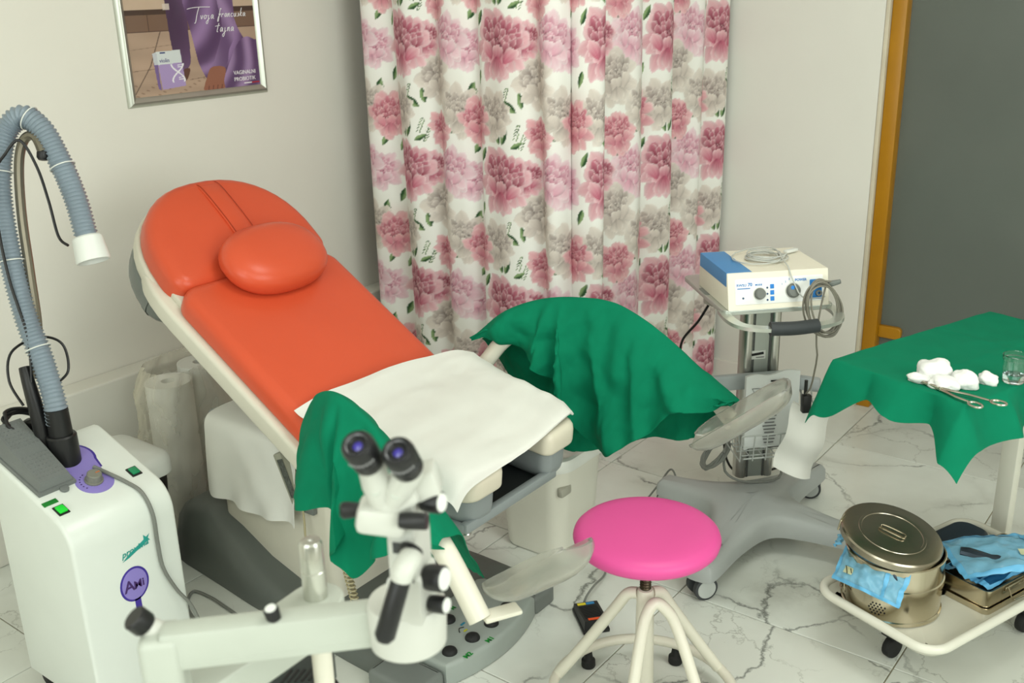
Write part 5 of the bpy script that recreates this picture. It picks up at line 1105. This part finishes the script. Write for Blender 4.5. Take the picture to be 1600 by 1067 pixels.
# ================================================================== instrument trolley: draped top, lower tray
it = Thing('instrument_trolley', 'white instrument trolley with a lower enamel tray under the green cloth', 'trolley', (2.40, 2.467, 0), math.radians(-20))
EN = mat('white_enamel', (224, 222, 208), .22, var=.015)
def tr_ring(g, z_): return [V3((a, b, z_)) for a, b in rrect(-.168 - g, .168 + g, -.30 - g, .30 + g, .05 + g, 8)]
it.part('lower_tray', MB().loft([tr_ring(-.02, .150), tr_ring(-.006, .152), tr_ring(0, .165), tr_ring(.004, .172), tr_ring(-.006, .172), tr_ring(-.012, .162), tr_ring(-.024, .157), tr_ring(-.1, .156)], True, True), EN, world=False, angle=60)
rimp = rrect(-.172, .172, -.304, .304, .055, 8)
it.part('tray_rim', MB().tube([(a, b, .176) for a, b in rimp], .0115, 12, loop=True), EN, world=False)
it.part('upper_top', MB().pad(rrect(-.17, .17, -.30, .30, .02), (0, 0, .770), (1, 0, 0), (0, 1, 0), (0, 0, 1), .018, .004), EN, world=False)
it.part('leg', MB().box((-.066, .318, .40), (.046, .030, .745), .003), EN, world=False)
it.part('leg_bracket', MB().box((-.066, .30, .765), (.05, .06, .012), .002).box((-.066, .30, .158), (.05, .06, .012), .002), EN, world=False)
for x_, y_ in ((-.025, -.17), (.10, .2), (-.10, .2)):
    k_ = it.part('caster', MB().cyl((x_ - .012, y_, .030), (x_ + .012, y_, .030), .029, n=20, bev=.005), BLACK_SOFT, world=False); it.part('caster_housing', MB().box((x_, y_, .085), (.05, .04, .05), .006).cyl((x_, y_, .10), (x_, y_, .152), .01, n=12), BLACK, k_, world=False)
# green cloth
def tcloth():
    nu, nv = 90, 120; G = np.zeros((nv, nu, 3)); hx, hy = .172, .302
    for j in range(nv):
        for i in range(nu):
            sa, sb = -1.55 + 3.1 * i / (nu - 1), -1.35 + 2.7 * j / (nv - 1)
            ca, cb_ = min(max(sa, -1), 1) * hx, min(max(sb, -1), 1) * hy
            ta, tb2 = max(0, abs(sa) - 1) / .55, max(0, abs(sb) - 1) / .35
            oa = .095 if sa > 0 else .10
            if sb < 0: ob = .070 + .078 * math.exp(-((ca + .18) / .075) ** 2) + .052 * math.exp(-((ca - .20) / .085) ** 2) + .010 * math.sin(ca * 40)
            else: ob = .08
            da, db = math.copysign(ta * oa, sa), math.copysign(tb2 * ob, sb); ov = math.hypot(da, db)
            x_, y_, z_ = ca, cb_, .7905
            if ov > 1e-9:
                dx, dy = da / ov, db / ov; fl = .42 + .16 * math.sin(cb_ * 17 + ca * 26 + 1)
                x_ += dx * ov * fl; y_ += dy * ov * fl; z_ -= ov * .93 * (1 - math.exp(-ov / .022))
                w_ = min(1, ov / .05); x_ += .012 * w_ * (1 - 2 * abs(math.sin(cb_ * 21 + .5))) * abs(dx); y_ += .014 * w_ * (1 - 2 * abs(math.sin(ca * 20 + 1.2))) * abs(dy)
            z_ += .0022 * (1 - 2.6 * abs(noise.noise(Vector((x_ * 7, y_ * 7, 4))))) + .0012 * math.exp(-((x_ - .02) / .006) ** 2) + .0012 * math.exp(-((y_ - .08) / .006) ** 2)
            G[j, i] = (x_, y_, z_)
    return sheet(G, .0016)
mb_ = tcloth(); Mit = it.M
mb_.xf(Mit)
o_ = single('green_cloth', mb_, GREEN, 'green surgical cloth covering the top of the instrument trolley', 'cloth', angle=80)
# cotton swabs
def cotton(c, r, seed, sq=(1, 1, .7)):
    bm = bmesh.new(); bmesh.ops.create_icosphere(bm, subdivisions=4, radius=1.0); m = MB()
    vs = []
    for v in bm.verts:
        p = v.co; n_ = 1 + .30 * noise.noise(p * 1.4 + Vector((seed, 0, 0))) + .22 * (.35 - abs(noise.noise(p * 2.4 + Vector((seed, 3, 1))))) + .03 * noise.noise(p * 9)
        q = Vector((p.x * sq[0], p.y * sq[1], p.z * sq[2])) * r * n_; q.z = max(q.z, -r * .35); vs.append((c[0] + q.x, c[1] + q.y, c[2] + q.z + r * .35))
    bm.verts.index_update(); m.add(vs, [tuple(v.index for v in f.verts) for f in bm.faces]); bm.free(); return m
COT = mat('cotton_wool', (226, 227, 223), .95, var=.01, bump=.5, bscale=160, spec=.1)
for lab, px_, py_, r, sd, sq in (('largest white cotton swab wad lying on the green cloth', 2.362, 2.238, .036, 3, (1.15, 1, .85)), ('flattened white cotton wad in front of the biggest wad on green cloth', 2.393, 2.195, .027, 8, (1.2, .9, .6)), ('middle white cotton ball between the big wad and the small ball', 2.425, 2.228, .029, 15, (1, 1, .8)), ('small white cotton ball nearest the drinking glass', 2.465, 2.272, .021, 21, (1, .9, .85)), ('white cotton tuft at the left edge of the wad on green cloth', 2.340, 2.200, .020, 30, (1.2, .8, .6))):
    single('cotton_swab', cotton((px_, py_, .793), r, sd, sq), COT, lab, 'cotton swab', group='cotton swabs on the green cloth', angle=80)
# forceps
fcp = Thing('forceps', 'steel ring-handled forceps lying on the green cloth', 'forceps', (2.43, 2.16, .7925))
FST = mat('surgical_steel', (190, 184, 170), .2, metal=1.0)
A0, R1, R2_ = V3((2.328, 2.200, .7985)), V3((2.478, 2.118, .799)), V3((2.515, 2.150, .801))
piv = V3((2.395, 2.168, .799))
def ring_pts(c, d, rr_): s_ = np.cross((0, 0, 1), d); return [c + d * (rr_ * 1.35 * math.cos(t)) + s_ * rr_ * math.sin(t) for t in np.linspace(0, 2 * PI, 22, endpoint=False)]
for R_, off_ in ((R1, -.0016), (R2_, .0016)):
    d = nrm(R_ - piv); 
    arm = fcp.part('shank', MB().tube([A0 + V3((0, 0, off_)), piv + V3((0, 0, off_)), piv + (R_ - piv) * .5 + np.cross((0, 0, 1), d) * (.004 if off_ > 0 else -.004), R_ - d * .018], [.0016, .0034, .0028, .0026], 8, smooth=5), FST)
    fcp.part('finger_ring', MB().tube(ring_pts(R_, d, .0115), .0026, 8, loop=True), FST, arm)
fcp.part('pivot_screw', MB().cyl(piv - V3((0, 0, .004)), piv + V3((0, 0, .005)), .004, n=12), FST)
# glass with water
GL = mat('clear_glass', (245, 250, 248), .02, trans=1.0, var=0, ior=1.45); 
gl = Thing('drinking_glass', 'small clear glass of water on the green cloth', 'glass', (2.508, 2.312, .7925))
gl.part('glass', MB().lathe([(.0005, .0005), (.0005, .0205), (.003, .0225), (.045, .0255), (.052, .0262), (.053, .0275), (.062, .0278), (.063, .0268), (.062, .0258), (.045, .0240), (.006, .0212), (.005, .0005)], (2.508, 2.312, .7925), n=32, caps=False), GL)
gl.part('water', MB().lathe([(.0052, .0005), (.0055, .0209), (.020, .0222), (.0202, .0005)], (2.508, 2.312, .7925), n=32, caps=False), mat('water', (240, 248, 250), .0, trans=1.0, var=0, ior=1.33))

# steel sterilising drum with tilted lid
dr = Thing('sterilising_drum', 'round stainless steel sterilising drum with its lid tilted open, on the enamel tray', 'container', (2.300, 2.318, .157), math.radians(-20))
R0 = .116
dr.part('drum_body', MB().lathe([(0, R0 - .004), (.002, R0 + .003), (.010, R0 + .003), (.012, R0), (.080, R0), (.082, R0 + .003), (.094, R0 + .003), (.096, R0), (.150, R0), (.152, R0 + .002), (.154, R0), (.154, R0 - .003), (.01, R0 - .003), (.008, .001)], (0, 0, 0), n=64, caps=False), STEEL, world=False)
hl = MB()
for i in range(-2, 3):
    for j in range(-2, 3):
        if abs(i) + abs(j) > 3: continue
        a = -1.22 + .072 * i + .036 * (j % 2); z_ = .040 + .0068 * j; n_ = V3((math.cos(a), math.sin(a), 0)); hl.cyl(V3((R0 * math.cos(a), R0 * math.sin(a), z_)) - n_ * .001, V3((R0 * math.cos(a), R0 * math.sin(a), z_)) + n_ * .0006, .0024, n=10)
dr.part('vent_hole', hl, BLACK, world=False, kind='stuff')
lt = MB(); a = -2.15; n_, s_ = V3((math.cos(a), math.sin(a), 0)), V3((-math.sin(a), math.cos(a), 0)); c_ = n_ * (R0 + .004)
for z_ in (.045, .068): lt.tube([c_ - s_ * .02 + V3((0, 0, z_)), c_ + n_ * .008 + s_ * .0 + V3((0, 0, z_)), c_ + s_ * .026 + n_ * .003 + V3((0, 0, z_))], .0016, 6)
lt.tube([c_ + s_ * .022 + n_ * .004 + V3((0, 0, .045)), c_ + s_ * .024 + n_ * .006 + V3((0, 0, .068))], .0016, 6)
dr.part('latch', lt.box(c_ + V3((0, 0, .057)) - s_ * .012, (.004, .016, .036), .001, Matrix.Rotation(a, 3, 'Z')), STEEL, world=False)
lidM = Matrix.Translation(Vector((-.006, -.012, .192))) @ Matrix.Rotation(math.radians(20), 4, 'Z') @ Matrix.Rotation(math.radians(12), 4, Vector((.25, .97, 0))) 
lid = MB().lathe([(-.018, R0 + .003), (-.018, R0 + .006), (-.003, R0 + .006), (.001, R0 + .003), (.002, R0 - .004), (.002, R0 * .70), (.0035, R0 * .69), (.0035, R0 * .64), (.002, R0 * .63), (.002, .001)], (0, 0, 0), n=64, caps=False); lid.xf(lidM)
ld = dr.part('lid', lid, mat('lid_steel', (170, 162, 146), .24, metal=1.0, var=.04), world=False)
hm = MB().tube([(-.030, .006, .003), (-.028, .009, .006), (.0, .010, .007), (.028, .009, .006), (.030, .0, .004), (.028, -.009, .006), (0, -.010, .007), (-.028, -.009, .006), (-.030, -.006, .003)], .0017, 6, smooth=3); hm.xf(lidM)
dr.part('lid_handle', hm, STEEL, ld, world=False)
hg = MB().box((-.114, -.03, -.014), (.006, .032, .034), .002); hg.xf(lidM); dr.part('hinge', hg, STEEL, ld, world=False)

# blue sterilisation pouches
def film_mat(nm, rgb, a0, a1):
    m = bpy.data.materials.new(nm); m.use_nodes = True; nt = m.node_tree; nd = nt.nodes; b_ = nd['Principled BSDF']; b_.inputs['Base Color'].default_value = lin(rgb) + (1,); b_.inputs['Roughness'].default_value = .15
    tc = nd.new('ShaderNodeTexCoord'); nz = nd.new('ShaderNodeTexNoise'); nz.inputs['Scale'].default_value = 60; nt.links.new(tc.outputs['Object'], nz.inputs['Vector']); bp = nd.new('ShaderNodeBump'); bp.inputs['Strength'].default_value = .35; bp.inputs['Distance'].default_value = .004; nt.links.new(nz.outputs['Fac'], bp.inputs['Height']); nt.links.new(bp.outputs['Normal'], b_.inputs['Normal'])
    t_ = nd.new('ShaderNodeBsdfTransparent'); t_.inputs[0].default_value = (lin(rgb)[0] * .6 + .4, lin(rgb)[1] * .6 + .4, lin(rgb)[2] * .6 + .4, 1); mx = nd.new('ShaderNodeMixShader'); lw = nd.new('ShaderNodeLayerWeight'); lw.inputs['Blend'].default_value = .4; mr = nd.new('ShaderNodeMapRange'); mr.inputs['To Min'].default_value = a0; mr.inputs['To Max'].default_value = a1
    nt.links.new(lw.outputs['Facing'], mr.inputs['Value']); nt.links.new(mr.outputs[0], mx.inputs['Fac']); nt.links.new(t_.outputs[0], mx.inputs[1]); nt.links.new(b_.outputs[0], mx.inputs[2]); nt.links.new(mx.outputs[0], nd['Material Output'].inputs['Surface'])
    return m
BLUF = film_mat('blue_pouch_film', (152, 214, 242), .55, .85); BLUP = mat('blue_pouch_seal', (104, 180, 224), .4, var=.08); BLUD = film_mat('deep_blue_pouch_film', (30, 92, 138), .7, .95)
MTD = mat('dark_instrument_metal', (52, 62, 72), .3, metal=.6, var=.2)
def pouch(name, label, C, bulge, film, seal, inst=None, seed=0, thk=.006):
    """C: four corners (world) a0 a1 b1 b0; crumpled two-layer film"""
    C = [V3(c) for c in C]; T = Thing(name, label, 'pouch', tuple(sum(C) / 4 - V3((0, 0, .02))), group='blue sterilisation pouches')
    nrm_ = nrm(np.cross(C[1] - C[0], C[3] - C[0])); nrm_ = nrm_ if nrm_[2] > 0 else -nrm_
    def pt(u, v, s_):
        p = (C[0] * (1 - u) + C[1] * u) * (1 - v) + (C[3] * (1 - u) + C[2] * u) * v
        k = (math.sin(PI * u) * math.sin(PI * v)) ** .6
        w = .010 * noise.noise(Vector((u * 5 + seed, v * 4, seed))) + .006 * noise.noise(Vector((u * 12, v * 9 + seed, 2)))
        return p + nrm_ * (k * thk * s_ + w + bulge * math.sin(PI * u) * (.5 + .5 * math.sin(PI * v)))
    G1 = np.array([[pt(i / 39, j / 27, 1) for i in range(40)] for j in range(28)]); G2 = np.array([[pt(i / 39, j / 27, -1) for i in range(40)] for j in range(28)])
    up = T.part('film_upper', MB().grid(lambda u, v: pt(u, v, 1), 40, 28), film, angle=80); T.part('film_lower', MB().grid(lambda u, v: pt(u, v, -1), 40, 28), film, angle=80)
    for v0, v1 in ((0, .07), (.93, 1)): T.part('seal', MB().grid(lambda u, v: pt(u, v0 + (v1 - v0) * v, 1.3) + nrm_ * .001, 40, 4), seal, up, angle=80)
    for u0, u1 in ((0, .05), (.95, 1), (.74, .79)): T.part('seal', MB().grid(lambda u, v: pt(u0 + (u1 - u0) * u, v, 1.3) + nrm_ * .001, 4, 28), seal, up, angle=80)
    if inst:
        (ua, va), (ub, vb) = inst
        q = [pt(ua + (ub - ua) * t, va + (vb - va) * t, .1) for t in np.linspace(0, 1, 9)]
        T.part('packed_instrument', MB().tube(q, [.012, .015, .016, .013, .011, .009, .007, .005, .003], 10), MTD)
    return T, pt, up, nrm_
W_ = lambda x_, y_, z_: tuple(dr.M @ Vector((x_, y_, z_)))
T1, pt1, up1, nn1 = pouch('sterilisation_pouch', 'pale blue sterilisation pouch hanging out over the front of the steel drum', [W_(-.086, -.062, .172), W_(.092, -.052, .158), W_(.108, -.118, .080), W_(-.070, -.142, .080)], .024, BLUF, BLUP, ((.62, .05), (.86, .45)), 3)
T1.part('indicator_label', MB().grid(lambda u, v: pt1(.15 + .15 * u, .66 + .14 * v, 1.3) + nn1 * .002, 6, 4), mat('pale_label', (206, 210, 170), .6), up1); T1.part('label_mark', MB().tube([pt1(.17, .66, 1.5) + nn1 * .003, pt1(.20, .74, 1.5) + nn1 * .003, pt1(.235, .80, 1.5) + nn1 * .003], .0010, 5).tube([pt1(.26, .68, 1.5) + nn1 * .003, pt1(.295, .76, 1.5) + nn1 * .003], .0010, 5), INKK, up1)
pouch('sterilisation_pouch', 'blue pouch crumpled inside the steel drum under the tilted lid', [W_(-.10, -.03, .150), W_(.08, -.055, .135), W_(.095, .03, .150), W_(-.08, .06, .165)], .012, BLUD, BLUP, None, 9)
pouch('sterilisation_pouch', 'blue pouch tip sticking out of the drum at the left of the lid', [W_(-.118, -.035, .170), W_(-.095, -.070, .160), W_(-.112, -.082, .125), W_(-.130, -.048, .128)], .004, BLUF, BLUP, None, 12, .003)
# steel instrument box standing in its lid
ib = Thing('instrument_box', 'rectangular stainless steel instrument box beside the round drum on the tray', 'container', (2.40, 2.467, .157), math.radians(-20))
def br(x0, x1, y0, y1, r, z_): return [V3((a, b, z_)) for a, b in rrect(x0, x1, y0, y1, r, 5)]
BX0, BX1, BY0, BY1 = -.022, .128, -.036, .255
ib.part('box_lid', MB().loft([br(BX0 - .006, BX1 + .006, BY0 - .006, BY1 + .006, .016, .0), br(BX0 - .006, BX1 + .006, BY0 - .006, BY1 + .006, .016, .014), br(BX0 - .003, BX1 + .003, BY0 - .003, BY1 + .003, .014, .014), br(BX0 - .003, BX1 + .003, BY0 - .003, BY1 + .003, .014, .003)], True, True), STEEL, world=False)
ib.part('box_body', MB().loft([br(BX0, BX1, BY0, BY1, .014, .004), br(BX0, BX1, BY0, BY1, .014, .056), br(BX0 - .002, BX1 + .002, BY0 - .002, BY1 + .002, .016, .057), br(BX0 - .002, BX1 + .002, BY0 - .002, BY1 + .002, .016, .061), br(BX0 + .002, BX1 - .002, BY0 + .002, BY1 - .002, .012, .061), br(BX0 + .003, BX1 - .003, BY0 + .003, BY1 - .003, .012, .008)], True, True), STEEL, world=False)
hd_ = ib.part('box_handle', MB().tube([(BX1 + .002, .04, .050), (BX1 + .006, .04, .048), (BX1 + .016, .045, .022), (BX1 + .018, .06, .018), (BX1 + .018, .105, .018), (BX1 + .016, .12, .022), (BX1 + .006, .125, .048), (BX1 + .002, .125, .050)], .002, 7, smooth=3), STEEL, world=False)
ib.part('handle_plate', MB().box((BX1 + .002, .0825, .046), (.003, .10, .012), .001), STEEL, hd_, world=False)
I_ = lambda x_, y_, z_: tuple(ib.M @ Vector((x_, y_, z_)))
T2, pt2, up2, nn2 = pouch('sterilisation_pouch', 'pale blue sterilisation pouch with a dark instrument lying across the steel box', [I_(-.062, .012, .098), I_(.085, .262, .105), I_(.196, .165, .094), I_(.075, -.055, .078)], .010, BLUF, BLUP, ((.12, .40), (.62, .80)), 5, .010)
T2.part('indicator_label', MB().grid(lambda u, v: pt2(.62 + .08 * u, .55 + .14 * v, 1.3) + nn2 * .002, 5, 4), mat('pale_label', (206, 210, 170), .6), up2)
pouch('sterilisation_pouch', 'deep blue pouch lying inside the rectangular steel box', [I_(-.012, -.02, .060), I_(.115, -.02, .056), I_(.118, .23, .056), I_(-.010, .23, .062)], .012, BLUD, BLUP, None, 17)
# dark shallow dish at the back of the tray
single('kidney_dish', MB().pad(rrect(-.145, -.040, .05, .25, .04, 8), (0, 0, .158), (1, 0, 0), (0, 1, 0), (0, 0, 1), .052, .012, .0, rb=.01).xf(it.M), mat('dark_blue_dish', (30, 46, 60), .25, var=.2), 'dark blue wrapped dish lying behind the drum on the enamel tray', 'dish')
